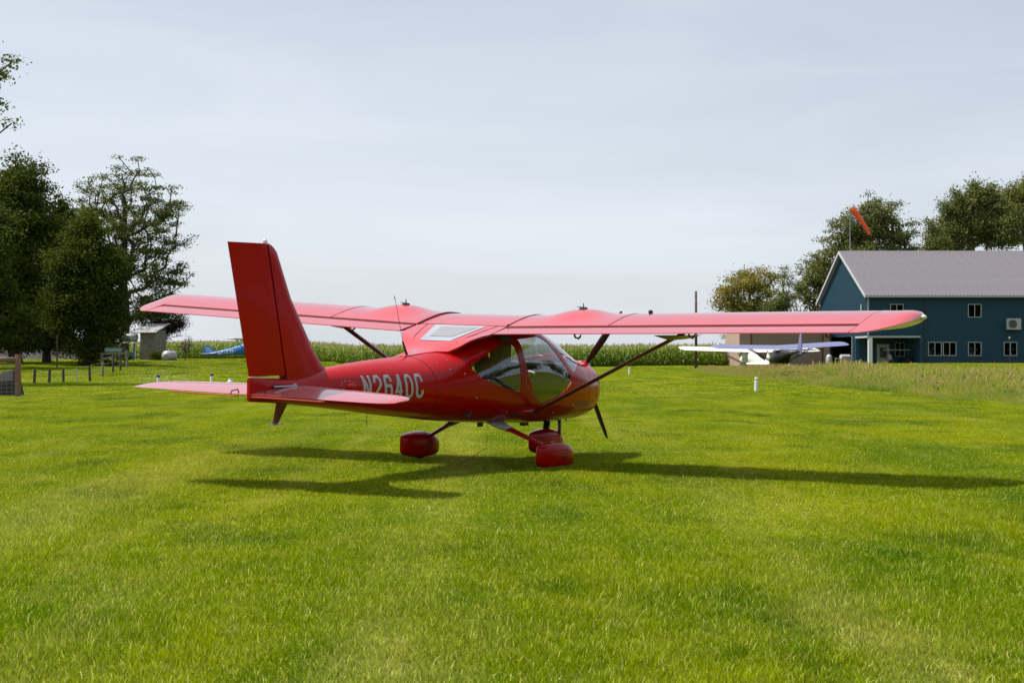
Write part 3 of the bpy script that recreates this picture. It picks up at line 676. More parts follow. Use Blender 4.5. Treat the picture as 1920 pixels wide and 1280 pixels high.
    MB().box(xa, xb, Y0-.62, Y0-.2, za, zb).build('cabinet', M['trim'], u, bevel=.02)
    c = ((xa*.6+xb*.4), Y0-.63, (za+zb)/2); m = MB(); m.tube([(c[0], Y0-.64, c[2]), (c[0], Y0-.621, c[2])], .36, 24); m.build('fan_opening', M['black'], u)
    m = MB()
    for k in range(7): m.box(c[0]-.36, c[0]+.36, Y0-.655, Y0-.642, c[2]-.34+k*.11, c[2]-.32+k*.11)
    m.build('grille', M['galv'], u)
    for x in (xa+.1, xb-.15): MB().box(x, x+.05, Y0-.6, Y0-.03, za-.05, za-.003).build('bracket', M['darkmetal'], u)
make_building()
def make_tan():
    X0, X1, Y0, Y1 = 21.2, 29.6, 141.0, 150.0
    b = empty('tan_garage', (X0, Y0, 0), 0, 'tan ribbed metal garage with closed door, beside the blue building', 'garage')
    def B(m, n, mt, **k): o = m.build(n, mt, b, **k); o.matrix_parent_inverse = Matrix.Translation((-X0, -Y0, 0)); return o
    H = 4.15; dx0, dx1, dz1 = 22.35, 28.9, 3.5
    m = MB(); m.box(X0, dx0, Y0, Y0+.15, -.1, H); m.box(dx1, X1, Y0, Y0+.15, -.1, H); m.box(dx0, dx1, Y0, Y0+.15, dz1, H)
    m.box(X0, X0+.15, Y0+.15, Y1, -.1, H); m.box(X1-.15, X1, Y0+.15, Y1, -.1, H); m.box(X0+.15, X1-.15, Y1-.15, Y1, -.1, H)
    B(m, 'wall', M['tan'])
    d = B(MB().box(dx0, dx1, Y0+.05, Y0+.1, -.1, dz1), 'garage_door', M['tandark'])
    m = MB(); x = dx0+.1
    while x < dx1: m.box(x, x+.03, Y0+.025, Y0+.049, 0, dz1-.02); x += .22
    tag(m.build('rib', M['tandark'], d), kind='stuff')
    m = MB(); x = X0+.08
    while x < X1:
        if not dx0-.1 < x < dx1+.05: m.box(x, x+.03, Y0-.02, Y0-.001, 0, H-.02)
        x += .22
    tag(B(m, 'siding_rib', M['tan']), kind='stuff')
    m = MB(); m.box(dx0-.12, dx0, Y0-.03, Y0-.002, -.1, dz1); m.box(dx1, dx1+.12, Y0-.03, Y0-.002, -.1, dz1); m.box(dx0-.12, dx1+.12, Y0-.03, Y0-.002, dz1, dz1+.14); B(m, 'door_frame', M['brownred'])
    B(MB().prism([(Y0-.4, H), (Y1+.4, H), (Y1+.4, H+.2), ((Y0+Y1)/2, H+.75), (Y0-.4, H+.2)], 0, X0-.3, X1), 'roof', M['roof_metal'])
make_tan()
# things standing at the open bay
def stuff_by_bay():
    g = empty('grill', (29.6, 134.5, .02), .2, 'pale gas grill with side shelves standing by the open bay', 'grill')
    MB().box(-.45, .45, -.28, .28, .35, .85).build('cabinet', M['galv'], g, bevel=.02)
    m = MB(); m.prism([(-.28, .86), (.28, .86), (.28, 1.05), (.12, 1.2), (-.12, 1.2), (-.28, 1.05)], 0, -.42, .42); m.build('lid', M['whitegrey'], g, bevel=.02)
    for s in (-1, 1): MB().box(min(s*.46, s*.8), max(s*.46, s*.8), -.25, .25, .82, .86).build('side_shelf', M['galv'], g)
    for s in (-1, 1): MB().tube([(s*.38, -.2, 0), (s*.38, -.2, .35)], .03).build('leg', M['darkmetal'], g)
    for s in (-1, 1): MB().tube([(s*.38, .2, 0), (s*.38, .2, .35)], .03).build('leg', M['darkmetal'], g)
    c = empty('gas_cylinder', (28.35, 135.3, .02), 0, 'silver gas cylinder standing between the tan garage and the open bay', 'gas cylinder')
    m = MB(); m.tube([(0, 0, .02), (0, 0, .12), (0, 0, 1.0), (0, 0, 1.14), (0, 0, 1.2)], [.22, .28, .28, .2, .08], 16); m.build('tank', M['galv'], c, smooth=True)
    MB().tube([(0, 0, 1.2), (0, 0, 1.34)], .05).build('valve', M['steel'], c)
    w = empty('wheelbarrow', (29.0, 132.5, .02), .8, 'rusty orange wheelbarrow parked in weeds by the bay', 'wheelbarrow')
    m = MB(); m.loft([[(-.25, -.2, .35), (.25, -.2, .35), (.25, .2, .35), (-.25, .2, .35)], [(-.5, -.35, .65), (.6, -.35, .65), (.6, .35, .65), (-.5, .35, .65)]]); m.build('tray', M['rust'], w)
    MB().tube([(.55, -.04, .2), (.55, .04, .2)], .2, 16).build('wheel', M['rubber'], w)
    for s in (-1, 1): MB().tube([(.55, s*.08, .2), (-.3, s*.22, .33), (-.95, s*.28, .62)], .02).build('handle', M['darkmetal'], w)
    for s in (-1, 1): MB().tube([(-.3, s*.22, .33), (-.35, s*.22, 0)], .02).build('leg', M['darkmetal'], w)
    # golf cart on the porch
    g = empty('golf_cart', (33.6, 132.2, .02), 0, 'dark golf cart with pale canopy roof parked under the porch', 'golf cart')
    MB().box(-1.05, 1.05, -.58, .58, 1.56, 1.63).build('canopy', M['trim'], g, bevel=.03)
    m = MB(); m.prism([(-1.1, .25), (1.15, .25), (1.2, .5), (.75, .85), (.5, .45), (-.1, .42), (-.15, .62), (-.7, .65), (-1.1, .55)], 1, -.55, .55); m.build('body', M['black'], g, bevel=.02)
    MB().box(-.62, -.08, -.5, .5, .63, .74).build('seat', M['seat'], g, bevel=.03)
    m = MB(); m.prism([(-.62, .75), (-.5, .75), (-.62, 1.2), (-.72, 1.2)], 1, -.5, .5); m.build('backrest', M['whitegrey'], g)
    for sx, tx in ((-1, -.95), (1, .85)):
        for sy in (-1, 1):
            MB().tube([(sx*.95, sy*.5, .5), (tx, sy*.5, 1.56)], .022).build('post', M['darkmetal'], g)
            w = MB().tube([(sx*.78, sy*.45, .24), (sx*.78, sy*.6, .24)], .24, 18).build('wheel', M['rubber'], g)
            MB().tube([(sx*.78, sy*.605, .24), (sx*.78, sy*.62, .24)], .12, 12).build('rim', M['galv'], w)
    MB().tube([(.45, 0, .6), (.22, 0, 1.0)], .02).build('steering_column', M['black'], g)
    for k, w in ((0, 'nearer the porch front'), (1, 'deeper inside the porch')):
        c = empty('storage_bin', (34.75, 132.35+.55*k, .02), 0, 'dark bin against the porch end wall, '+w, 'bin', 'bins on the porch')
        MB().box(-.2, .22, -.24, .24, .0, .9).build('body', M['black'], c, bevel=.03); MB().box(-.22, .24, -.26, .26, .905, .95).build('lid', M['black'], c, bevel=.01)
stuff_by_bay()

# ------------------------------------------------------------ poles, windsock, markers
def poles():
    x, y, z = at(1305, 691); y = 125; x = (1305-960)/FPX*y
    p = empty('utility_pole', (x, y, 0), 0, 'plain dark wooden pole standing in front of the corn field', 'pole')
    MB().tube([(0, 0, -.2), (0, 0, 6.45)], [.13, .10], 10).build('pole', M['woodgrey'] if False else M['bark'], p, smooth=True)
    p = empty('windsock', (0, 0, 0), 0, 'orange windsock hanging limp on a thin pole above the blue roof', 'windsock'); Y = 156
    xa, za = XZ(1597, 388, Y); MB().tube([(xa-.15, Y, 0), (xa-.15, Y, za+.15)], [.06, .03], 8).build('pole', M['galv'], p)
    xb, zb = XZ(1627, 438, Y); d = Vector((xb-xa, -.5, zb-za)); a = Vector((xa+.05, Y, za-.1))
    pts = [a+d*t for t in (0, .06, .2, .35, .5, .65, .8, .92, 1)]; pts = [q+Vector((.10*math.sin(t*3), 0, -.06*math.sin(t*6))) for t, q in zip((0, .06, .2, .35, .5, .65, .8, .92, 1), pts)]
    MB().tube(pts, [.36, .40, .38, .33, .32, .27, .27, .22, .15], 14, flat=.8, caps=False).build('sock', M['orange'], p, smooth=True)
    MB().tube([a-d*.01, a+d*.012], .41, 14, caps=False).build('hoop', M['galv'], p)
    p = empty('thin_post', ((1893-960)/FPX*112, 112, 0), 0, 'thin dark rod standing on the lawn in front of the right-hand windows', 'post')
    z0 = gz(p.location.x, 112); MB().tube([(0, 0, z0-.1), (0, 0, z0+1.95)], .022, 6).build('rod', M['darkmetal'], p)
    MB().ball((0, 0, z0+2.0), .07, .07, .09, 8, 6).build('finial', M['galv'], p)
    # far power pole
    Y = 700; x = (423-960)/FPX*Y; p = empty('power_pylon', (x, Y, 0), 0, 'faint distant power pole with crossarm beyond the corn', 'pylon')
    m = MB(); m.tube([(0, 0, 0), (0, 0, 7.6)], .14, 6); m.build('mast', M['woodgrey'], p)
    for z, w in ((6.6, 1.9), (5.9, 1.5)): MB().box(-w, w, -.1, .1, z, z+.16).build('crossarm', M['woodgrey'], p)
poles()
def marker(u, v, h, label, cap, small=False):
    x, y, z = at(u, v); p = empty('runway_marker', (x, y, z), random.uniform(-.4, .4), label, 'marker', 'runway edge markers')
    r = .055
    if small:
        MB().tube([(0, 0, -.02), (0, 0, .2), (0, 0, .26)], [.11, .11, .06], 12).build('body', M['white'], p, smooth=False)
        MB().tube([(0, 0, .262), (0, 0, .32)], .07, 12).build('lid', M['white'], p); return
    MB().tube([(0, 0, -.03), (0, 0, h*.72), (0, 0, h*.78)], [r*1.25, r, r*.8], 12).build('body', M['white'], p)
    MB().tube([(0, 0, h*.785), (0, 0, h*.86), (0, 0, h*.97), (0, 0, h)], [r*.7, r*1.02, r*1.02, r*.5], 12).build('cap', cap, p)
marker(1418, 735, .47, 'white runway marker post below the right wing, right side of the runway', M['white'])
marker(1180, 703, .45, 'small far white runway marker just right of the propeller', M['white'])
marker(297, 727, .47, 'blue-topped white marker behind the left tip of the tailplane', M['bluecap'])
marker(397, 723, .47, 'blue-topped white marker left of the rudder, above the tailplane', M['bluecap'])
marker(432, 725, .3, 'low white marker without blue top, nearest the rudder', M['white'], True)

# ------------------------------------------------------------ left fence, shed, tanks
def fences():
    x, y, z = at(34, 745); f = empty('wire_fence', (x, y, z), 0, 'wire mesh fence with round brace rail and wooden corner post at the left edge', 'fence')
    MB().tube([(0, 0, -.1), (0, 0, 1.2)], [.085, .08], 10).build('corner_post', M['woodred'], f, smooth=False)
    MB().tube([(-.05, 0, 1.05), (-1.6, .15, 1.06)], .075, 10).build('brace_rail', M['wood'], f, smooth=True)
    MB().tube([(-1.7, .2, -.1), (-1.7, .2, 1.2)], .085, 10).build('post', M['woodred'], f)
    m = MB(); dx, dy = -4.2, .5
    for k in range(9): zz = .04+k*.115; m.tube([(0, -.09, zz), (dx, dy-.09, zz)], .0035, 3)
    for k in range(28): t = k/28; m.tube([(dx*t, dy*t-.09, .03), (dx*t, dy*t-.09, .97)], .0028, 3)
    tag(m.build('wire_mesh', M['wire'], f), kind='stuff')
    b = empty('covered_heap', (x-.75, y+1.2, z-.15), 0, 'dark tarpaulin-covered heap behind the wire fence corner', 'heap')
    m = MB(); m.loft([[(-.5, -.4, 0), (.45, -.4, 0), (.45, .4, 0), (-.5, .4, 0)], [(-.3, -.3, .55), (.3, -.3, .6), (.35, .3, .6), (-.3, .3, .5)], [(-.02, -.15, .86), (.25, -.15, .9), (.25, .15, .9), (0, .15, .88)]]); m.build('cover', M['rubber'], b)
    # low posts running along the shaded lawn
    f = empty('post_fence', at(64, 720), 0, 'row of low wooden posts with thin wires along the shaded lawn', 'fence')
    O = Vector(f.location); prev = None; w = MB()
    for (u, v, h, mt) in [(64, 720, .60, 'bark'), (92, 719.5, .60, 'bark'), (119, 718, .58, 'bark'), (145, 717, .62, 'galv'), (169, 716, .72, 'bark'), (192, 708, .8, 'woodgrey'), (212, 701, 1.05, 'bark'), (226, 695, 1.0, 'bark'), (238, 691, 1.1, 'woodgrey')]:
        p = Vector(at(u, v))-O; MB().tube([p+Vector((0, 0, -.1)), p+Vector((random.uniform(-.04, .04), 0, h))], .06 if mt != 'galv' else .03, 8).build('post', M[mt], f)
        if prev:
            for k in (.35, .62, .92): w.tube([prev+Vector((0, 0, h*k)), p+Vector((0, 0, h*k))], .006, 3)
        prev = p
    tag(w.build('wire', M['wire'], f), kind='stuff')
    f = empty('pole', at(107, 690), 0, 'slim dark pole between the grove trunks behind the low posts', 'pole')
    MB().tube([(0, 0, -.1), (0, 0, 2.0)], .05, 8).build('shaft', M['bark'], f)
    # rail and sign board near the shed
    f = empty('work_table', at(218, 688), .1, 'low wooden table with a green and white panel above, left of the shed', 'table')
    MB().box(-.95, .75, -.3, .3, .78, .86).build('table_top', M['woodgrey'], f)
    for sx in (-.85, .65):
        for sy in (-.24, .24): MB().box(sx-.04, sx+.04, sy-.04, sy+.04, 0, .778).build('leg', M['woodgrey'], f)
    f2 = empty('panel_stack', Vector(f.location)+Vector((-.2, .05, .863)), .1, 'green and white panels stacked on the low wooden table', 'panels')
    MB().box(-.5, .5, -.03, .03, 0, .14).build('panel', M['greenpaint'], f2); MB().box(-.5, .5, -.03, .03, .145, .24).build('panel', M['galv'], f2); MB().box(-.5, .5, -.03, .03, .245, .36).build('panel', M['greenpaint'], f2)
    Y = 116; x0 = (258-960)/FPX*Y; z = gz(x0, Y)
    s = empty('small_shed', (x0, Y, z), R(-14), 'small weathered shed with pale ribbed lean-to roof behind the left wing tip', 'shed')
    m = MB(); m.box(0, .06, 0, 2, 0, 2.05)
    k = 0; y = 0
    W_ = 1.45
    for i in range(7):
        MB().box(.22+i*.175+.005, .22+(i+1)*.175-.005, -.03, 0.0-.002, 0, 2.1).build('board', M['woodgrey'], s)
    m = MB(); m.box(.22, W_, 0, .05, 0, 2.1); m.box(.22, .27, .05, 1.8, 0, 2.1); m.box(W_-.05, W_, .05, 1.8, 0, 2.3); m.box(.27, W_-.05, 1.75, 1.8, 0, 2.5); m.build('wall', M['woodgrey'], s)
    for i in range(8):
        MB().add([(-.1+i*.22, -.35, 2.08), (.115+i*.22, -.35, 2.08), (.115+i*.22, 1.9, 2.78), (-.1+i*.22, 1.9, 2.78), (-.1+i*.22, -.35, 2.12), (.02+i*.22, -.35, 2.15), (.115+i*.22, -.35, 2.12), (-.1+i*.22, 1.9, 2.82), (.02+i*.22, 1.9, 2.85), (.115+i*.22, 1.9, 2.82)],
                 [(0, 1, 2, 3), (4, 5, 8, 7), (5, 6, 9, 8), (0, 4, 7, 3), (1, 2, 9, 6)]).build('roof_panel', M['galv'], s)
    t = empty('display_stand', (x0-1.1, Y-.8, z), R(-5), 'thin white tube stand at the shed front', 'stand')
    m = MB(); m.tube([(0, 0, 0), (0, 0, 1.35)], .025, 6); m.tube([(1.15, 0, 0), (1.15, 0, 1.35)], .025, 6); m.tube([(0, 0, 1.35), (1.15, 0, 1.35)], .025, 6); m.build('tube', M['white'], t)
    d = empty('blue_bin', (x0-.5, Y-.4, z), 0, 'bright blue bin under the white frame by the shed', 'bin'); MB().tube([(0, 0, 0), (0, 0, .55)], [.3, .36], 14).build('body', M['brightblue'], d)
    MB().tube([(0, 0, .551), (0, 0, .6)], .38, 14).build('lid', M['brightblue'], d)
    x1 = (262-960)/FPX*Y; d = empty('fuel_tank', (x1-.9, Y+.3, z+1.4), 0, 'horizontal grey tank on a stand against the shed', 'tank')
    m = MB(); m.tube([(-.75, 0, .35), (-.68, 0, .35), (.6, 0, .35), (.67, 0, .35)], [.2, .33, .33, .2], 16); m.build('tank', M['galv'], d, smooth=True)
    for sx in (-.5, .45): MB().box(sx-.04, sx+.04, -.3, .3, -1.4, .02).build('leg', M['darkmetal'], d)
    Y = 112; x = (318-960)/FPX*Y; p = empty('propane_tank', (x, Y, gz(x, Y)-.1), R(78), 'rounded white gas tank on the lawn right of the shed', 'tank')
    m = MB(); m.tube([(-.75, 0, .45), (-.7, 0, .45), (-.5, 0, .45), (.5, 0, .45), (.7, 0, .45), (.75, 0, .45)], [.12, .28, .4, .4, .28, .12], 18); m.build('tank', M['galv'], p, smooth=True)
    MB().tube([(0, 0, .84), (0, 0, 1.0)], .13, 12).build('dome', M['galv'], p)
    for sx in (-.4, .4): MB().box(sx-.06, sx+.06, -.3, .3, -.03, .1).build('foot', M['concrete'], p)
    # bare bank seen beneath the grove
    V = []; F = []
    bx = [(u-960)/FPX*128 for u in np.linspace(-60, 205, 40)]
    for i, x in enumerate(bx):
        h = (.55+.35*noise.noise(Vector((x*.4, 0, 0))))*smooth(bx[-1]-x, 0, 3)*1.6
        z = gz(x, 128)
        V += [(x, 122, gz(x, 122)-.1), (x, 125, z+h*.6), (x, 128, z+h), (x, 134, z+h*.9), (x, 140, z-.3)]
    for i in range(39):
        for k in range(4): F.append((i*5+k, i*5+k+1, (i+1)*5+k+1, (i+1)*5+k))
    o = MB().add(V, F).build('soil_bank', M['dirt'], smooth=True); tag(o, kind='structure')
fences()

# ------------------------------------------------------------ small background aeroplanes
def foil(c, t, x0, n=9):   # closed airfoil loop in (x,z), leading edge +x
    up = []; lo = []
    for i in range(n+1):
        s = (1-math.cos(math.pi*i/n))/2; y = 5*t*(.2969*math.sqrt(s)-.126*s-.3516*s*s+.2843*s**3-.1036*s**4)
        up.append((x0-s*c, y*c*1.15+.01*c)); lo.append((x0-s*c, -y*c*.55+.01*c))
    return up+lo[-2:0:-1]
def text_mesh(body, size, sx, bold, shear=0):
    cu = bpy.data.curves.new('lettering', 'FONT'); cu.body = body; cu.size = size; cu.offset = bold; cu.shear = shear; cu.resolution_u = 4; cu.space_character = 1.0
    o = bpy.data.objects.new('lettering_tmp', cu); COL.objects.link(o); bpy.context.view_layer.update()
    me = bpy.data.meshes.new_from_object(o.evaluated_get(bpy.context.evaluated_depsgraph_get())); bpy.data.objects.remove(o); bpy.data.curves.remove(cu)
    for v in me.vertices: v.co.x *= sx
    me.materials.clear(); return me
# lettering built from strokes: each character a mesh of its own
GL = {'N': [[(0, 0), (0, 1)], [(0, 1), (1, 0)], [(1, 0), (1, 1)]], '2': [[(0, .74), (0, .86), (.26, 1), (.74, 1), (1, .86), (1, .64), (0, .14), (0, 0), (1, 0)]],
      '6': [[(1, .76), (1, .88), (.84, 1), (.26, 1), (0, .86), (0, .14), (.26, 0), (.74, 0), (1, .14), (1, .46), (.84, .57), (.1, .57)]], '4': [[(.70, 1), (0, .28), (1.1, .28)], [(.74, 1), (.74, 0)]],
      '0': [[(.5, 1), (.7, .99), (.92, .91), (1, .78), (1, .22), (.92, .09), (.7, .01), (.5, 0), (.3, .01), (.08, .09), (0, .22), (0, .78), (.08, .91), (.3, .99), (.5, 1)]], 'C': [[(1, .70), (1, .88), (.84, 1), (.26, 1), (0, .86), (0, .14), (.26, 0), (.74, 0), (1, .14), (1, .30)]],
      '1': [[(.2, .8), (.5, 1), (.5, 0)]], '3': [[(0, .85), (.16, 1), (.74, 1), (1, .86), (1, .62), (.8, .5), (1, .38), (1, .14), (.74, 0), (.16, 0), (0, .15)]],
      '5': [[(1, 1), (0, 1), (0, .56), (.84, .56), (1, .44), (1, .14), (.74, 0), (0, 0)]], '-': [[(.1, .5), (.9, .5)]]}
def glyphs(body, x, z, w, h, gap, t, mt, parent, fit, slope=0.0):
    xa = x; i = 0
    for chh in body:
        V = []; F = []
        for si, st in enumerate(GL[chh]):
            P = [Vector((t/2+px*(w-t), t/2+pz*(h-t))) for px, pz in st]; n = len(P); b = len(V); vert = si and chh != 'N'
            if chh in 'N4-' or True:
                if chh == 'N' and si != 1 or (chh == '4' and si == 1): P = [Vector((P[0].x, 0)), Vector((P[0].x, h))]
            for k in range(n if len(P) == n else len(P)):
                d1 = (P[k]-P[k-1]).normalized() if k else (P[1]-P[0]).normalized(); d2 = (P[k+1]-P[k]).normalized() if k < len(P)-1 else d1
                n1 = Vector((-d1.y, d1.x)); n2 = Vector((-d2.y, d2.x)); m_ = (n1+n2).normalized(); q = t/2/max(.45, m_.dot(n1))
                for sg in (-1, 1): V.append((x+P[k].x+m_.x*q*sg, -.0004*si, z+P[k].y+m_.y*q*sg))
            for k in range(len(P)-1): F.append((b+2*k, b+2*k+1, b+2*k+3, b+2*k+2))
        me = bpy.data.meshes.new('letter'); me.from_pydata(V, [], F); fit(me, slope, xa); me.materials.append(mt); link('letter', me, parent)
        x += w+gap
def small_plane(name, loc, rz, label, P):
    r = empty(name, loc, rz, label, 'airplane')
    body, wing = P['body'], P['wing']; b = P.get('span', 10)/2; zw = P.get('zw', 1.85); c = P.get('chord', 1.5)
    pitch = P.get('pitch', 0)
    rings = []
    for (x, zc, h, w) in P['fus']:
        rings.append([(x, w*math.copysign(abs(math.cos(a))**.75, math.cos(a)), zc+h*math.copysign(abs(math.sin(a))**.75, math.sin(a))) for a in [2*math.pi*k/16 for k in range(16)]])
    MB().loft(rings).build('fuselage', body, r, auto=40)
    for s in (-1, 1):
        st = []
        for y, k in [(.0, 1), (b*.8, 1), (b*.93, .93), (b*.985, .72), (b, .35)]:
            st.append([(x-(1-k)*c*.1, s*y, z*k+zw+y*P.get('dih', .02)+x*P.get('inc', 0)) for x, z in foil(c*k, .13, .45*k+.15)])
        MB().loft(st).build('wing', wing, r, auto=50)
        MB().tube([(.15, s*.45, .75), (.0, s*b*.5, zw+b*.5*P.get('dih', .02)-.02)], .035, 8, flat=1).build('strut', P.get('strut', body), r)
        MB().tube([(-.5, s*.45, .75), (-.55, s*b*.5, zw+b*.5*P.get('dih', .02)-.02)], .03, 8).build('strut', P.get('strut', body), r)
        MB().tube([(.35, s*.3, .6), (.45, s*.9, .22)], .04, 8).build('gear_leg', P.get('strut', body), r)
        w = MB().tube([(.45, s*.84, .22), (.45, s*1.0, .22)], .22, 18).build('wheel', M['rubber'], r); MB().tube([(.45, s*1.005, .22), (.45, s*1.02, .22)], .1, 12).build('hub', M['galv'], w)
        tz = P['tz']; tx = P['tx']; ts = P.get('tspan', 1.45); st = []
        for y, k in [(0, 1), (ts*.6, .95), (ts*.9, .7), (ts, .35)]:
            st.append([(x-.25*(1-k), s*y, z+tz+(x-tx)*P.get('inc', 0)) for x, z in foil(P.get('tch', .95)*k, .07, tx+.95*k)])
        MB().loft(st).build('tailplane', P.get('tail', wing), r, auto=50)
    m = MB(); poly = P['fin']
    m.prism(poly, 1, -.03, .03); m.build('fin', P.get('finm', body), r, bevel=.012)
    MB().tube([(-4.2 if 'tw' not in P else P['tw'], 0, .38), (-4.3 if 'tw' not in P else P['tw']-.1, 0, .1)], .04, 6).build('tail_leg', M['darkmetal'], r)
    nx = P['fus'][-1][0]; zc = P['fus'][-1][1]
    for k in range(2):
        a = P.get('pa', .5)+math.pi*k; d = Vector((0, math.sin(a), math.cos(a))); MB().tube([Vector((nx+.1, 0, zc)), Vector((nx+.1, 0, zc))+d*.5, Vector((nx+.1, 0, zc))+d*.88], [.05, .07, .03], 6, flat=.4).build('propeller_blade', M['black'], r)
    MB().tube([(nx, 0, zc), (nx+.12, 0, zc), (nx+.25, 0, zc)], [.14, .12, .02], 12).build('spinner', P.get('spin', body), r)
    for s in (-1, 1):
        q = MB(); q.prism([(-.75, 1.15), (.15, 1.12), (.45, 1.2), (.25, zw-.04), (-.5, zw-.04)], 1, s*.40-.008, s*.40+.008); q.build('side_window', M['tinted'], r)
    return r
def bg_planes():
    # white high-wing taildragger, tail towards the camera
    fus = [(-4.6, .75, .10, .03), (-3.6, .80, .2, .12), (-2.2, .92, .34, .25), (-.9, 1.12, .52, .38), (-.3, 1.22, .62, .42), (.3, 1.15, .58, .42), (.75, 1.0, .42, .38), (1.3, .96, .38, .34), (1.65, .95, .26, .24)]
    P = dict(body=M['whitefab'], wing=M['whitefab'], fus=fus, span=10.6, zw=1.72, inc=.17, tz=.70, tx=-4.6, strut=M['galv'], fin=[(-5.0, .65), (-5.05, 1.3), (-4.9, 1.62), (-4.65, 1.68), (-4.4, 1.35), (-3.9, .95), (-4.2, .7)], tspan=1.55)
    Y = 112; x = (1404-960)/FPX*Y; h = R(98)
    sp = small_plane('white_airplane', (x, Y, gz(x, Y)+.02), h, 'white high-wing airplane parked tail-on beyond the tall grass', P); sp.rotation_euler = (R(.5), 0, h)
    fus = [(-4.3, 1.50, .07, .05), (-3.2, 1.46, .09, .08), (-2.0, 1.36, .16, .16), (-1.2, 1.20, .40, .42), (-.5, 1.08, .58, .56), (.3, 1.05, .58, .56), (.8, .98, .42, .44), (1.3, .93, .36, .38), (1.6, .95, .25, .25)]
    P = dict(body=M['black'], wing=M['purple'], fus=fus, span=9.6, zw=1.78, tz=1.52, tx=-4.3, strut=M['darkmetal'], fin=[(-4.6, 1.35), (-4.75, 2.75), (-4.4, 2.75), (-3.7, 1.55), (-3.7, 1.35)], finm=M['purple'], tail=M['black'], tspan=1.25, inc=.14, chord=1.6, dih=.035, tw=-3.9, tch=.7)
    Y = 104; x = (1463-960)/FPX*Y
    vp = small_plane('violet_airplane', (x, Y, gz(x, Y)), R(82), 'violet-winged airplane with black body, parked right of the white one', P); vp.rotation_euler = (R(-1.5), R(0), R(98))
    # blue airplane beside the corn, registration on its side
    fus = [(-4.35, .62, .09, .03), (-3.6, .66, .17, .10), (-2.4, .80, .28, .22), (-1.1, 1.0, .44, .36), (-.4, 1.15, .60, .40), (.3, 1.12, .58, .40), (.8, .98, .42, .38), (1.4, .95, .36, .34), (1.7, .95, .26, .24)]
    P = dict(body=M['blueplane'], wing=M['galv'], fus=fus, span=9.8, zw=1.80, tz=.66, tx=-4.5, strut=M['blueplane'], fin=[(-4.35, .40), (-4.72, .55), (-4.80, .9), (-4.66, 1.3), (-4.35, 1.42), (-4.05, 1.3), (-3.7, .9), (-3.2, .78), (-3.4, .62)], tail=M['galv'], tspan=1.3, chord=1.45)
    Y = 131; x = (470.5-960)/FPX*Y; h = R(-14)
    b = small_plane('blue_airplane', (x+.25, Y, gz(x, Y)-.12), h, 'bright blue airplane with white registration, parked against the corn behind the rudder', P)
    def side(me, slope, xa):
        for v in me.vertices:
            X = v.co.x; z = v.co.z+slope*(X-xa); w, zc, hh = [float(np.interp(X, [f[0] for f in fus], [f[k] for f in fus])) for k in (3, 1, 2)]
            q = min(.95, abs((z-zc)/hh)); v.co = (X, -(w*(1-q**2.67)**.375+.02)+v.co.y, z)
    glyphs('N21235-', -3.3, .58, .20, .30, .07, .055, M['white'], b, side, .085)
    for k in range(3): MB().box(-4.55+.04*k, -4.12+k*.09, -.038, -.0305, 1.16-k*.14, 1.20-k*.14).build('fin_stripe', M['white'], b)
    m = MB(); m.add([(-4.1, -.075, .70), (-3.4, -.155, .74), (-3.4, -.155, .79), (-4.1, -.075, .73)], [(0, 1, 2, 3)]); m.build('side_stripe', M['white'], b)
bg_planes()
# ------------------------------------------------------------ the red high-wing airplane
FS = np.array([  # x, z bottom, z top, half width, z of widest, exponent up, exponent low
 (-3.86, .875, 1.085, .016, .98, 4.0, 4.0), (-3.6, .852, 1.075, .075, .965, 2.0, 2.1), (-3.34, .826, 1.065, .12, .955, 2.0, 2.2),
 (-2.83, .765, 1.135, .205, .945, 2.0, 2.3), (-2.4, .708, 1.175, .275, .935, 2.0, 2.3), (-2.06, .662, 1.198, .335, .92, 2.0, 2.4),
 (-1.56, .602, 1.222, .425, .90, 2.15, 2.4), (-1.2, .556, 1.280, .485, .885, 2.5, 2.5), (-.84, .520, 1.395, .530, .88, 2.6, 2.5),
 (-.5, .492, 1.475, .555, .88, 2.9, 2.6), (0, .458, 1.505, .57, .88, 3.2, 2.6), (.4, .432, 1.505, .575, .875, 3.0, 2.6),
 (.65, .422, 1.48, .575, .86, 2.5, 2.6), (.95, .413, 1.385, .56, .84, 2.2, 2.6), (1.2, .409, 1.275, .53, .82, 2.1, 2.6),
 (1.45, .409, 1.165, .49, .80, 2.1, 2.6), (1.6, .414, 1.13, .455, .79, 2.2, 2.6), (1.8, .43, 1.095, .40, .77, 2.3, 2.5), (1.94, .46, 1.055, .34, .76, 2.4, 2.4),
 (2.02, .51, 1.00, .265, .755, 2.3, 2.3), (2.06, .59, .92, .16, .755, 2.0, 2.0)])
def pchip(X, Y, x):
    h = np.diff(X); d = np.diff(Y)/h; m = np.zeros(len(X)); m[0] = d[0]; m[-1] = d[-1]
    for i in range(1, len(X)-1):
        if d[i-1]*d[i] > 0:
            w1 = 2*h[i]+h[i-1]; w2 = h[i]+2*h[i-1]; m[i] = (w1+w2)/(w1/d[i-1]+w2/d[i])
    i = min(max(int(np.searchsorted(X, x))-1, 0), len(h)-1); t = (x-X[i])/h[i]
    return (1+2*t)*(1-t)**2*Y[i]+t*(1-t)**2*h[i]*m[i]+t*t*(3-2*t)*Y[i+1]+t*t*(t-1)*h[i]*m[i+1]
def fsec(x): return [float(pchip(FS[:, 0], FS[:, k], x)) for k in range(1, 7)]
def fus_y(x, z):
    zb, zt, hw, zm, nu, nl = fsec(x)
    t = (z-zm)/(zt-zm) if z > zm else (zm-z)/(zm-zb); n = nu if z > zm else nl
    return hw*max(0, 1-min(t, 1)**n)**(1/n)
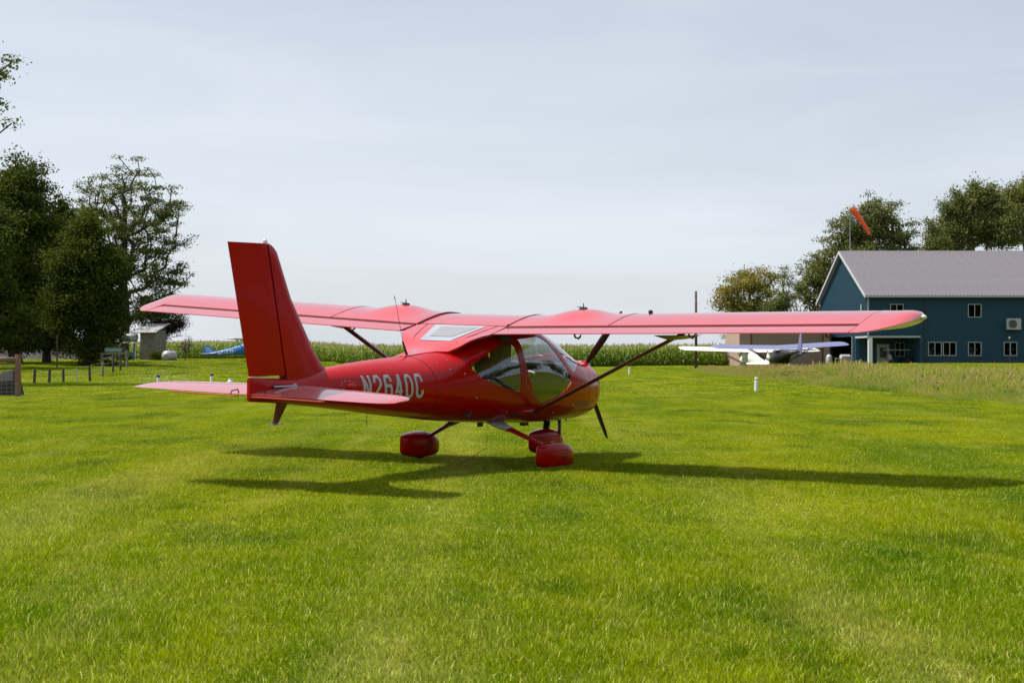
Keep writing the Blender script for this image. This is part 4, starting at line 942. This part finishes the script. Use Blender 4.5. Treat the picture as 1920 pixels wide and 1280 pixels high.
def fring(x, off=0.0, n=72):
    zb, zt, hw, zm, nu, nl = fsec(x); out = []
    for k in range(n):
        a = 2*math.pi*k/n; c, s = math.cos(a), math.sin(a); e = 2/(nu if s > 0 else nl)
        y = (hw+off)*math.copysign(abs(c)**e, c); z = zm+((zt-zm+off) if s > 0 else (zm-zb+off))*math.copysign(abs(s)**e, s)
        out.append((x, y, z))
    return out
def xs_(a, b, step): n = max(2, int(round((b-a)/step))+1); return list(np.linspace(a, b, n))
WUP = [(-.84, 1.444), (-.52, 1.525), (-.3, 1.583), (-.1, 1.625), (.08, 1.643), (.25, 1.635), (.38, 1.607), (.46, 1.572), (.495, 1.540), (.502, 1.52)]
WLO = [(-.84, 1.436), (-.52, 1.446), (-.3, 1.455), (.1, 1.462), (.36, 1.472), (.45, 1.488), (.49, 1.503), (.502, 1.52)]
def wz(x, up=True):
    A = np.array(WUP if up else WLO); return float(pchip(A[:, 0], A[:, 1], min(max(x, -.84), .502)))
DI = math.tan(R(1.95))
def bump(x, y):
    d = abs((abs(y)-1.17)/.29)**2.6; e = abs((x-.02)/.36)**2.4
    return .056*math.exp(-d*1.3)*math.exp(-e*1.3)
def wing_ring(y, xa, xb, nx, dih=True, top=0.0, bulge=True):
    """closed loop over the chord range xa..xb at span station y"""
    t = [(1-math.cos(math.pi*k/nx))/2 for k in range(nx+1)]; X = [xa+(xb-xa)*k for k in t]; dz = max(0, abs(y)-.30)*DI if dih else 0
    up = [(x, y, wz(x)+dz+top+(bump(x, y) if bulge else 0)) for x in X]; lo = [(x, y, wz(x, False)+dz) for x in X]
    return up+(lo[::-1] if xb < .5 else lo[-2::-1])
def evalmesh(o):
    dg = bpy.context.evaluated_depsgraph_get(); me = bpy.data.meshes.new_from_object(o.evaluated_get(dg)); return me
def cut(o, cutter, op):
    c = link('cutter', cutter, o.parent); md = o.modifiers.new('cut', 'BOOLEAN'); md.operation = op; md.object = c; md.solver = 'EXACT'
    bpy.context.view_layer.update(); me = evalmesh(o); o.modifiers.clear(); old = o.data; o.data = me; bpy.data.objects.remove(c)
    return o
def weighted(o, ang=35):
    o.data.shade_smooth()
    try: o.data.set_sharp_from_angle(angle=R(ang))
    except Exception: pass
def shear_prism(poly, axis, a, b): return MB().prism(poly, axis, a, b).mesh('cutter', M['red'])
def red_plane():
    A = empty('red_airplane', (-.287, 16.636, 0), 0, 'glossy red high-wing light airplane with spatted wheels on the lawn', 'airplane')
    A.rotation_euler = (R(2.168), R(-1.329), R(57.81))
    red, fab = M['red'], M['red_fabric']
    # --- body: boom, cabin shell with window cut-outs, cowling
    MB().loft([fring(x) for x in xs_(-3.86, -1.565, .06)]).build('tail_boom', red, A, auto=50)
    def shell(xa, xb, th, off, name, m, step=.045):
        o = MB().loft([fring(x, off) for x in xs_(xa, xb, step)], caps=False).build(name, m, A)
        s = o.modifiers.new('s', 'SOLIDIFY'); s.thickness = th; s.offset = -1; s.use_rim = True
        bpy.context.view_layer.update(); me = evalmesh(o); o.modifiers.clear(); o.data = me; return o
    rear = [(-1.03, 1.135), (-.80, 1.215), (-.61, 1.285), (-.44, 1.335), (-.27, 1.345), (-.235, 1.30), (-.20, .95), (-.215, .84), (-.30, .835), (-.72, .935), (-.91, 1.01), (-1.03, 1.09)]
    door = [(-.12, 1.385), (.35, 1.41), (.455, 1.355), (.85, .97), (.875, .90), (.80, .83), (.60, .755), (.30, .685), (.22, .69), (.06, .80), (-.06, 1.0), (-.13, 1.2)]
    shield = [(.50, 1.46), (.54, 1.40), (.905, 1.015), (.96, 1.0), (1.40, 1.155), (1.45, 1.30), (1.2, 1.7), (.50, 1.7)]
    holes = []
    for s in (-1, 1):
        holes.append((rear, 1, s*.2, s*.8)); holes.append((door, 1, s*.2, s*.8))
    holes.append((shield, 1, -.8, .8))
    cab = shell(-1.56, 1.445, .016, 0, 'cabin_shell', red)
    for h in holes: cut(cab, shear_prism(*h), 'DIFFERENCE')
    weighted(cab, 40)
    for h, nm, mt in [(holes[0], 'rear_window', 'glass'), (holes[1], 'door_window', 'tinted'), (holes[2], 'rear_window', 'glass'), (holes[3], 'door_window', 'tinted'), (holes[4], 'windshield', 'glass')]:
        g = shell(-1.2 if nm[0] == 'r' else -.3, -.1 if nm[0] == 'r' else 1.445, .003, -.003, nm, M[mt]); cut(g, shear_prism(h[0], h[1], h[2]*1.001, h[3]), 'INTERSECT'); weighted(g, 40)
        if nm == 'door_window':
            s = -1 if h[2] < 0 else 1; c = (.72, s*(fus_y(.72, .97)+.004), .97); MB().ball(c, .04, .012, .06, 16, 8).build('vent', M['whitegrey'], g, smooth=True)
            MB().ball((.72, c[1]+s*.006, .97), .026, .010, .045, 16, 8).build('vent_hole', M['darkmetal'], g, smooth=True)
    # a-pillar stays red between door window and windshield; rivets behind the door
    m = MB()
    for k in range(26):
        t = k/25; x = np.interp(t, [0, .55, 1], [-.17, -.10, .21]); z = np.interp(t, [0, .55, 1], [1.28, .90, .665]); m.ball((x, -fus_y(x, z)-.001, z), .0055, .003, .0055, 6, 4)
    for k in range(10):
        a = 2*math.pi*k/10; x = -2.72+.09*math.cos(a); z = .98+.045*math.sin(a); m.ball((x, -fus_y(x, z)-.001, z), .006, .003, .006, 6, 4)
    for x, z in [(-1.42, 1.16), (-1.32, 1.10), (-1.15, 1.05), (-.98, .80), (-.35, .62), (.62, .56), (1.0, .62), (1.2, .86), (-1.28, 1.185)]: m.ball((x, -fus_y(x, z)-.001, z), .009, .005, .009, 6, 4)
    tag(m.build('rivet', M['whitegrey'], A), kind='stuff')
    MB().ball((-2.68, -fus_y(-2.68, .965)+.01, .965), .07, .03, .035).build('vent_blister', red, A, smooth=True)
    cw = MB().loft([fring(x) for x in xs_(1.452, 1.96, .05)+[1.99, 2.02, 2.04, 2.06]]).build('cowling', red, A, auto=60)
    for s in (-1, 1): MB().ball((2.0, s*.19, .86), .075, .085, .05).build('air_intake', M['black'], cw, smooth=True)
    m = MB()   # cowl side seam
    pts = [(1.46+.0*k, 0, 0) for k in range(2)]
    m.tube([(x, -fus_y(x, z)-.0005, z) for x, z in [(1.55, 1.12), (1.64, 1.04), (1.69, .93), (1.70, .80), (1.70, .68)]], .0035, 5); m.tube([(x, -fus_y(x, .86)-.0005, .86) for x in np.linspace(1.70, 2.03, 8)], .003, 5)
    m.build('panel_seam', M['dark_red'], cw)
    # oil / radiator hump on the nose top and the spinner
    MB().ball((1.93, 0, 1.03), .12, .13, .055).build('nose_hump', red, cw, smooth=True)
    hub = MB().tube([(2.04, 0, .97), (2.10, 0, .97), (2.16, 0, .97), (2.22, 0, .97), (2.26, 0, .97)], [.11, .115, .10, .065, .015], 20).build('spinner', red, A, smooth=True)
    for ang in (24, 144, 264):
        a = R(180+ang) if True else 0
        # blade angles: measured from straight down, turning towards the right wing
        dv = Vector((0, -math.sin(R(ang)), -math.cos(R(ang)))); sv = Vector((0, math.cos(R(ang)), -math.sin(R(ang))))
        rings = []
        for t, w, tw in [(.06, .02, 50), (.14, .026, 44), (.25, .040, 34), (.45, .043, 24), (.65, .036, 17), (.80, .028, 13), (.875, .015, 12), (.89, .006, 12)]:
            c = Vector((2.11, 0, .97))+dv*t; q = sv*math.cos(R(tw))+Vector((1, 0, 0))*math.sin(R(tw)); nn = q.cross(dv)
            th = w*.16+.004
            rings.append([c+q*w*math.cos(b)+nn*th*math.sin(b) for b in [2*math.pi*k/10 for k in range(10)]])
        MB().loft(rings).build('propeller_blade', M['black'], A, auto=60)
    # --- fin and rudder
    def finring(z, xl, xt, th, x0=None, x1=None, n=10, tipped=False):
        c = xl-xt; x0 = xt if x0 is None else x0; x1 = xl if x1 is None else x1; pts = []
        X = [x0+(x1-x0)*(1-math.cos(math.pi*k/n))/2 for k in range(n+1)]
        def yy(x):
            s = (xl-x)/c; s = min(max(s, 0), 1); return max(.0025, th*5*c*(.2969*math.sqrt(s)-.126*s-.3516*s*s+.2843*s**3-.1036*s**4))
        return [(x, yy(x), z) for x in X]+[(x, -yy(x), z) for x in X[::-1]]
    def le(z): return float(np.interp(z, [1.08, 1.15, 1.20, 1.34, 1.79, 2.10, 2.20, 2.25, 2.275], [-2.70, -2.82, -2.88, -3.0, -3.31, -3.46, -3.51, -3.56, -3.62]))
    def te(z): return float(np.interp(z, [1.0, 2.3], [-3.83, -4.155]))
    def hi(z): return float(np.interp(z, [1.04, 2.285], [-3.395, -3.67]))
    zs = [1.02, 1.06, 1.10, 1.15, 1.20, 1.27, 1.34, 1.5, 1.65, 1.79, 1.95, 2.10, 2.16, 2.20, 2.235, 2.26, 2.275]
    MB().loft([finring(z, le(z), te(z), .10, hi(z)+.010, le(z)) for z in zs]).build('fin', red, A, auto=50)
    zr = [1.095, 1.2, 1.5, 1.8, 2.1, 2.272]
    rings = []
    for z in zr: rings.append(finring(z+.0, le(z), te(z), .10, te(z), hi(z)-.010))
    rd = MB().loft(rings).build('rudder', red, A, auto=50)
    MB().loft([finring(z, le(z), te(z), .07, hi(z)-.012, hi(z)+.012, 3) for z in (1.05, 1.6, 2.2, 2.262)]).build('hinge_gap', M['dark_red'], A)
    MB().box(-3.85, -3.62, -.018, .018, 1.087, 1.0935).build('rudder_seal', M['cream'], A)
    MB().tube([(-3.665, 0, 2.265), (-3.67, 0, 2.30), (-3.67, 0, 2.315)], [.022, .022, .010], 10).build('tail_light', M['white'], A)
    # control horn on the tail cone
    MB().ball((-3.56, -fus_y(-3.56, 1.0)-.006, 1.0), .08, .012, .018).build('control_slot', M['dark_red'], A)
    MB().tube([(-3.62, -.085, 1.0), (-3.40, -.125, 1.0)], .010, 8).build('control_rod', M['steel'], A)
    MB().ball((-3.38, -.125, 1.0), .025, .02, .025).build('rod_end', M['whitegrey'], A)
    # --- tailplane
    for s in (-1, 1):
        st = []
        for y, xl, xt in [(.03, -3.12, -3.87), (.9, -3.25, -3.87), (1.30, -3.33, -3.865), (1.42, -3.40, -3.84), (1.49, -3.50, -3.79), (1.515, -3.6, -3.73)]:
            c = xl-xt; loop = [(x, s*y, .932+(x+3.86)*.045+z*1.0) for x, z in foil(c, .085, xl, 10)]; st.append(loop)
        t = MB().loft(st).build('tailplane', fab, A, auto=50)
        MB().box(-3.935, -3.874, min(s*.10, s*.88), max(s*.10, s*.88), .921, .931).build('trim_tab', fab, t, bevel=.002)
        MB().tube([(-3.80, s*.16, .94), (-3.82, s*.16, .975), (-3.9, s*.16, .965), (-3.91, s*.16, .935)], .006, 6).build('tab_rod', M['dark_red'], t)
    # tail skid
    m = MB(); m.loft([[(-3.46, -.02, .85), (-3.34, -.02, .85), (-3.34, .02, .85), (-3.46, .02, .85)], [(-3.52, -.012, .66), (-3.47, -.012, .66), (-3.47, .012, .66), (-3.52, .012, .66)]]); m.build('tail_skid', M['strut_red'], A)
    MB().box(-3.56, -3.42, -.03, .03, .648, .658).build('skid_plate', M['steel'], A)
    # --- wings
    ys = xs_(.575, 4.38, .075)
    for s in (-1, 1):
        w = MB().loft([wing_ring(s*y, -.528, .502, 18) for y in ys]).build('wing', fab, A, auto=42)
        fl = []
        for y in (.60, 1.5, 2.4, 3.3, 4.375):
            dz = (y-.30)*DI; fl.append([(-.84, s*y, 1.446+dz), (-.75, s*y, 1.465+dz), (-.62, s*y, 1.494+dz), (-.552, s*y, 1.505+dz), (-.536, s*y, 1.492+dz), (-.536, s*y, 1.462+dz), (-.56, s*y, 1.448+dz), (-.75, s*y, 1.441+dz), (-.84, s*y, 1.438+dz)])
        MB().loft(fl).build('flaperon', fab, A, auto=42)
        # rounded tip cap
        st = []
        for k in range(9):
            e = math.sin(k/8*math.pi/2*.995); q = max(.03, math.sqrt(1-e*e)); y = 4.386+.40*e; loop = []
            for (x, yy_, z) in wing_ring(s*4.38, -.84, .502, 16):
                zc = 1.50+(4.38-.3)*DI; loop.append((.02+(x-.02)*q, s*y, zc+(z-zc)*(q**.8)+.085*e*e))
            st.append(loop)
        tc_ = MB().loft(st).build('wing_tip', fab, w, auto=60)
        MB().ball((.04, s*4.792, 1.728), .055, .028, .022).build('navigation_light', M['white'], w, smooth=True)
        # fuel cap and vent
        fc = MB(); zz = wz(.08)+(1.17-.3)*DI+.057; fc.tube([(.05, s*1.16, zz-.01), (.05, s*1.16, zz+.012)], .045, 14); o = fc.build('fuel_cap', M['darkmetal'], w)
        MB().tube([(.05, s*1.16, zz), (.05, s*1.16, zz+.055)], .006, 6).build('vent_tube', M['darkmetal'], o); MB().tube([(-.01, s*1.16-.06, zz+.018), (.05, s*1.16+.08, zz+.018)], .004, 6).build('cap_handle', M['darkmetal'], o)
        # rib tapes: slightly raised narrow strips over the upper skin
        for y in (1.78, ):
            m = MB(); X = xs_(-.525, .46, .06); dz = (y-.3)*DI
            m.loft([[(x, s*(y-.006), wz(x)+dz-.004+bump(x, y)), (x, s*(y-.006), wz(x)+dz+.002+bump(x, y)), (x, s*(y+.006), wz(x)+dz+.002+bump(x, y)), (x, s*(y+.006), wz(x)+dz-.004+bump(x, y))] for x in X]).build('panel_seam', M['dark_red'], w)
        m = MB(); X = xs_(-.525, .46, .06)
        m.loft([[(x, s*.566, wz(x)-.006), (x, s*.566, wz(x)+.014), (x, s*.585, wz(x)+.014), (x, s*.585, wz(x)-.006)] for x in X]).build('root_seal', M['dark_red'], w)
        m = MB(); m.loft([[(-.532, s*y, 1.49+(y-.3)*DI), (-.532, s*y, wz(-.53)+(y-.3)*DI-.006), (-.546, s*y, wz(-.53)+(y-.3)*DI-.010), (-.546, s*y, 1.485+(y-.3)*DI)] for y in (.60, 4.375)]).build('hinge_gap', M['dark_red'], w)
        # hinge brackets hanging under the trailing edge
        for y in (1.45, 2.72, 4.1):
            dz = (y-.3)*DI; MB().tube([(-.50, s*y, 1.448+dz), (-.51, s*y, 1.415+dz), (-.55, s*y, 1.392+dz), (-.62, s*y, 1.405+dz), (-.64, s*y, 1.44+dz)], .010, 8).build('hinge_bracket', M['strut_red'], w)
        # lift strut with fairings at both ends
        P0 = Vector((.12, s*.55, .60)); P1 = Vector((.20, s*2.26, 1.50)); d = (P1-P0).normalized(); n = d.cross(Vector((1, 0, 0))).normalized(); rings = []
        for t in (0, .03, .5, .97, 1): rings.append([P0.lerp(P1, t)+Vector((1, 0, 0))*.050*math.cos(b)+n*.019*math.sin(b) for b in [2*math.pi*k/14 for k in range(14)]])
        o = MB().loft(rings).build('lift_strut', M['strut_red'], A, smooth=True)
        m = MB(); m.loft([[(-.02, s*2.02, 1.475), (.40, s*2.02, 1.475), (.40, s*2.38, 1.485), (-.02, s*2.38, 1.485)], [(.13, s*2.13, 1.425), (.27, s*2.13, 1.425), (.27, s*2.26, 1.44), (.13, s*2.26, 1.44)]]); m.build('strut_fairing', M['strut_red'], o, bevel=.006)
        m = MB(); yb = fus_y(.1, .60); m.ball((.02, s*(yb-.01), .605), .20, .075, .035); m.build('root_fairing', red, o, smooth=True)
        # main gear: leg, root fairing and wheel spat
        G0 = Vector((-.22, s*.22, .495)); G1 = Vector((0.02, s*.86, .21)); rings = []
        for t, a, b in ((0, .085, .022), (.35, .065, .02), (.7, .048, .018), (1, .04, .017)):
            c = G0.lerp(G1, t); rings.append([c+Vector((1, 0, 0))*a*math.cos(q)+Vector((0, s*.35, .93))*b*math.sin(q) for q in [2*math.pi*k/14 for k in range(14)]])
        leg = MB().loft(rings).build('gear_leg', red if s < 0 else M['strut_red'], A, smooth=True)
        rings = []
        for t, a, b in ((.0, .13, .02), (.09, .135, .032), (.18, .100, .032), (.28, .080, .028)):
            c = G0.lerp(G1, t); rings.append([c+Vector((1, 0, 0))*a*math.cos(q)+Vector((0, s*.35, .93))*b*math.sin(q) for q in [2*math.pi*k/14 for k in range(14)]])
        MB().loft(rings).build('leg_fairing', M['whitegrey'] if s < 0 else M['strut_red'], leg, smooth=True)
        spat(A, red, -.02, s*.885, 1.0)
    spat(A, red, 1.27, 0, 1.0)
    # nose leg: telescopic strut with dark spring
    MB().tube([(1.30, 0, .46), (1.27, 0, .22)], .022, 10).build('nose_leg', M['darkmetal'], A)
    m = MB(); pts = [(1.30-.03*t/1+.0, 0, .44-.17*t) for t in (0, 1)]; hl = [Vector((1.30-.03*t, 0, .44-.17*t))+Vector((math.cos(t*50)*.035, math.sin(t*50)*.035, 0)) for t in np.linspace(0, 1, 90)]
    m.tube(hl, .009, 5); m.build('spring', M['black'], A)
    for s in (-1, 1): MB().tube([(1.47, s*.06, .45), (1.42, s*.10, .24)], [.026, .020], 8).build('fork_arm', M['strut_red'], A)
    MB().tube([(1.42, -.11, .235), (1.42, .11, .235)], .02, 8).build('fork_crown', M['strut_red'], A)
    # --- centre section, rear deck with skylight
    m = MB(); rings = []
    X = xs_(-.50, .48, .07)
    MB().loft([wing_ring(y, -.50, .502, 18, dih=False, bulge=False) for y in (-.562, -.3, 0, .3, .562)]).build('wing_centre', fab, A, auto=42)
    rows = [(-.503, .562, 1.530, 1.528), (-.62, .562, 1.497, 1.500), (-.74, .562, 1.460, 1.470), (-.84, .555, 1.425, 1.444), (-.90, .51, 1.407, 1.428), (-1.0, .435, 1.377, 1.385), (-1.09, .365, 1.335, 1.325), (-1.17, .275, 1.303, 1.272), (-1.24, .17, 1.283, 1.268), (-1.32, .10, 1.264, 1.256), (-1.45, .06, 1.243, 1.239), (-1.60, .03, 1.2255, 1.224)]
    def drow(x):
        a = [r[0] for r in rows][::-1]; return [float(np.interp(x, a, [r[k] for r in rows][::-1])) for k in (1, 2, 3)]
    rings = []
    for (x, w, zc, ze) in rows:
        n = 14; top = [(x, w*(2*k/n-1), zc+(ze-zc)*abs(2*k/n-1)**2.5) for k in range(n+1)]; th = .035 if x > -1.2 else .02
        rings.append(top+[(x, w*.93*(1-2*k/n), zc+(ze-zc)*abs(1-2*k/n)**2.5-th) for k in range(n+1)])
    dk = MB().loft(rings).build('rear_deck', fab, A, auto=50)
    def dz_(x, y):
        w, zc, ze = drow(x); return zc+(ze-zc)*min(1, abs(y)/w)**2.5
    def sheet(poly, off, name, mt, par, n=10):   # quad sheet over the deck
        (a, b, c, d) = [Vector(p) for p in poly]; V = []; F = []
        for i in range(n+1):
            for j in range(n+1):
                p = a.lerp(b, j/n).lerp(d.lerp(c, j/n), i/n); V.append((p.x, p.y, dz_(p.x, p.y)+off))
        for i in range(n):
            for j in range(n): q = i*(n+1)+j; F.append((q, q+1, q+n+2, q+n+1))
        return MB().add(V, F).build(name, mt, par, smooth=True)
    sheet([(-.535, .33), (-.535, -.33), (-1.02, -.19), (-1.02, .19)], .004, 'skylight', M['skylight'], dk)
    sheet([(-.60, .21), (-.60, -.26), (-.90, -.13), (-.90, .15)], .0075, 'skylight_hatch', M['skyhatch'], dk)
    m = MB()
    for s in (-1, 1): m.tube([(x, s*y, dz_(x, y)+.001) for x, y in [(-.505, .45), (-.70, .40), (-.90, .335), (-1.03, .27)]], .0035, 5)
    m.build('panel_seam', M['dark_red'], dk)
    MB().tube([(-.500, -.562, 1.530), (-.500, .562, 1.530)], .0035, 5).build('front_seam', M['dark_red'], dk)
    MB().ball((-.50, -.572, 1.545), .02, .012, .008).build('root_clip', M['black'], dk)
    # boom joint ring
    m = MB(); m.loft([[(-1.5655, y, z) for (x, y, z) in fring(-1.563, .0015)], [(-1.5595, y, z) for (x, y, z) in fring(-1.563, .0015)]], caps=False); m.build('joint_seam', M['dark_red'], A)
    # antennas and small fittings
    a = MB().tube([(-1.50, 0, 1.225), (-1.58, 0, 1.37)], [.014, .009], 8).build('antenna', M['black'], A); MB().tube([(-1.58, 0, 1.37), (-1.72, 0, 1.80)], .0025, 5).build('whip', M['darkmetal'], a)
    MB().tube([(-1.725, 0, 1.795), (-1.735, 0, 1.83)], [.006, .002], 5).build('tip', M['darkmetal'], a)
    MB().tube([(-2.15, 0, .665), (-2.15, 0, .54)], .003, 5).build('belly_wire', M['black'], A)
    MB().tube([(.02, 0, .455), (.0, 0, .23), (-.06, -.05, .19), (-.95, -.15, -.00)], .0028, 5).build('grounding_wire', M['black'], A)
    MB().box(-.16, -.10, -.02, .02, .42, .475).build('drain', M['black'], A); MB().box(.62, .72, -.1, -.04, .385, .425).build('belly_fitting', M['black'], A)
    MB().tube([(1.72, 0, .425), (1.74, 0, .37)], [.02, .006], 8).build('breather', M['dark_red'], A)
    MB().ball((.06, -1.95, wz(.1)+1.65*DI+.012), .05, .012, .022).build('vane', M['black'], A)
    # --- cabin furniture seen through the windows
    MB().box(-.50, 1.05, -.25, .25, .545, .565).build('cabin_floor', M['lining'], A)
    for s in (-1, 1):
        st = empty('seat', (-.02, s*.25, .53)); st.parent = A
        MB().box(-.18, .30, -.20, .20, .02, .12).build('cushion', M['seat'], st, bevel=.03)
        m = MB(); m.prism([(-.16, .10), (-.04, .10), (-.22, .62), (-.33, .66), (-.37, .60)], 1, -.20, .20); m.build('backrest', M['seat'], st, bevel=.035)
    m = MB(); m.prism([(.98, .72), (1.08, .72), (1.30, 1.09), (.92, 1.09)], 1, -.44, .44); m.build('instrument_panel', M['black'], A, bevel=.02)
    m = MB(); m.prism([(-1.02, .60), (-1.0, .60), (-.72, .97), (-.74, .97)], 1, -.44, .44); m.build('rear_bulkhead', M['lining'], A)
    m = MB()
    for s in (-1, 1): m.tube([(-.50, s*.36, 1.46), (-.30, s*.42, .60)], .016, 8); m.tube([(-.50, s*.36, 1.46), (.45, s*.36, 1.48)], .014, 8)
    m.build('cabin_tube', M['black'], A)
    MB().tube([(-.62, .30, 1.44), (-.20, .46, 1.02)], .02, 8).build('cabin_brace', red, A)
    MB().box(-.46, -.36, -.44, .44, .62, 1.44) if False else None
    m = MB(); m.box(-.42, -.24, -.45, -.30, .66, 1.42); m.build('seat_belt_post', M['lining'], A)
    MB().tube([(.62, -.1, .56), (.70, -.1, .98)], .012, 8).build('control_stick', M['steel'], A); MB().tube([(.70, -.18, .98), (.72, -.1, 1.0), (.70, -.02, .98)], .014, 8).build('stick_grip', M['white'], A)
    MB().tube([(-.80, -.30, 1.03), (-.83, -.30, 1.03)], .045, 14).build('filler_cap', M['whitegrey'], A)
    # --- lettering on the right side
    def onto_body(me, slope, xa, off=.0022):
        bm = bmesh.new(); bm.from_mesh(me); X = [v.co.x for v in bm.verts]; Z = [v.co.z for v in bm.verts]
        for q in np.arange(min(X), max(X), .02): bmesh.ops.bisect_plane(bm, geom=bm.verts[:]+bm.edges[:]+bm.faces[:], plane_co=(q, 0, 0), plane_no=(1, 0, 0))
        for q in np.arange(min(Z), max(Z), .02): bmesh.ops.bisect_plane(bm, geom=bm.verts[:]+bm.edges[:]+bm.faces[:], plane_co=(0, 0, q), plane_no=(0, 0, 1))
        for v in bm.verts: v.co.z += slope*(v.co.x-xa); v.co.y = -fus_y(v.co.x, v.co.z)-off+v.co.y
        bm.to_mesh(me); bm.free()
    glyphs('N2640C', -2.535, .832, .104, .236, .032, .029, M['silver_text'], A, onto_body)
    def decal(body, xa, xb, z0, z1, bold, mt, name, slope=0.0):
        me = text_mesh(body, 1, 1, bold); co = [v.co.copy() for v in me.vertices]
        x0 = min(c.x for c in co); x1 = max(c.x for c in co); y0 = min(c.y for c in co); y1 = max(c.y for c in co)
        for v in me.vertices: v.co = (xa+(v.co.x-x0)/(x1-x0)*(xb-xa), 0, z0+(v.co.y-y0)/(y1-y0)*(z1-z0))
        onto_body(me, slope, xa); me.materials.append(mt); return link(name, me, A)
    decal('LIGHT SPORT', 1.04, 1.50, .60, .655, .01, M['grey_text'], 'lettering', -.02)
    return A
def spat(A, m, x, y, k):
    # wheel fairing: blunt round nose, vertical knife edge at the rear
    rings = []
    for t, hw, zb, zt in [(-.365, .004, .115, .272), (-.33, .035, .08, .280), (-.25, .078, .045, .294), (-.12, .106, .02, .308), (.02, .116, .015, .308), (.14, .112, .018, .288), (.23, .098, .028, .252), (.29, .072, .045, .208), (.325, .036, .07, .168), (.337, .004, .10, .14)]:
        zm = zb+(zt-zb)*.45; rings.append([(x+t, y+hw*math.copysign(abs(math.cos(a))**.6, math.cos(a)), zm+((zt-zm) if math.sin(a) > 0 else (zm-zb))*math.copysign(abs(math.sin(a))**.6, math.sin(a))) for a in [2*math.pi*q/24 for q in range(24)]])
    s = MB().loft(rings).build('wheel_spat', m, A, auto=60)
    for sg in (-1, 1): MB().tube([(x+.03, y+sg*.105, .15), (x+.03, y+sg*.132, .15)], [.022, .014], 10).build('axle_nut', M['darkmetal'], s)
    w = MB(); w.tube([(x, y-.045, .125), (x, y-.032, .125), (x, y+.032, .125), (x, y+.045, .125)], [.10, .125, .125, .10], 22); w.build('wheel', M['rubber'], s, smooth=False)
M['skylight'] = mat('skylight_plastic', (.33, .36, .40), .25, coat=.3, spec=.5, var=.1, vscale=3)
M['skyhatch'] = mat('skylight_shade', (.27, .26, .27), .3, coat=.3)
plane = red_plane()
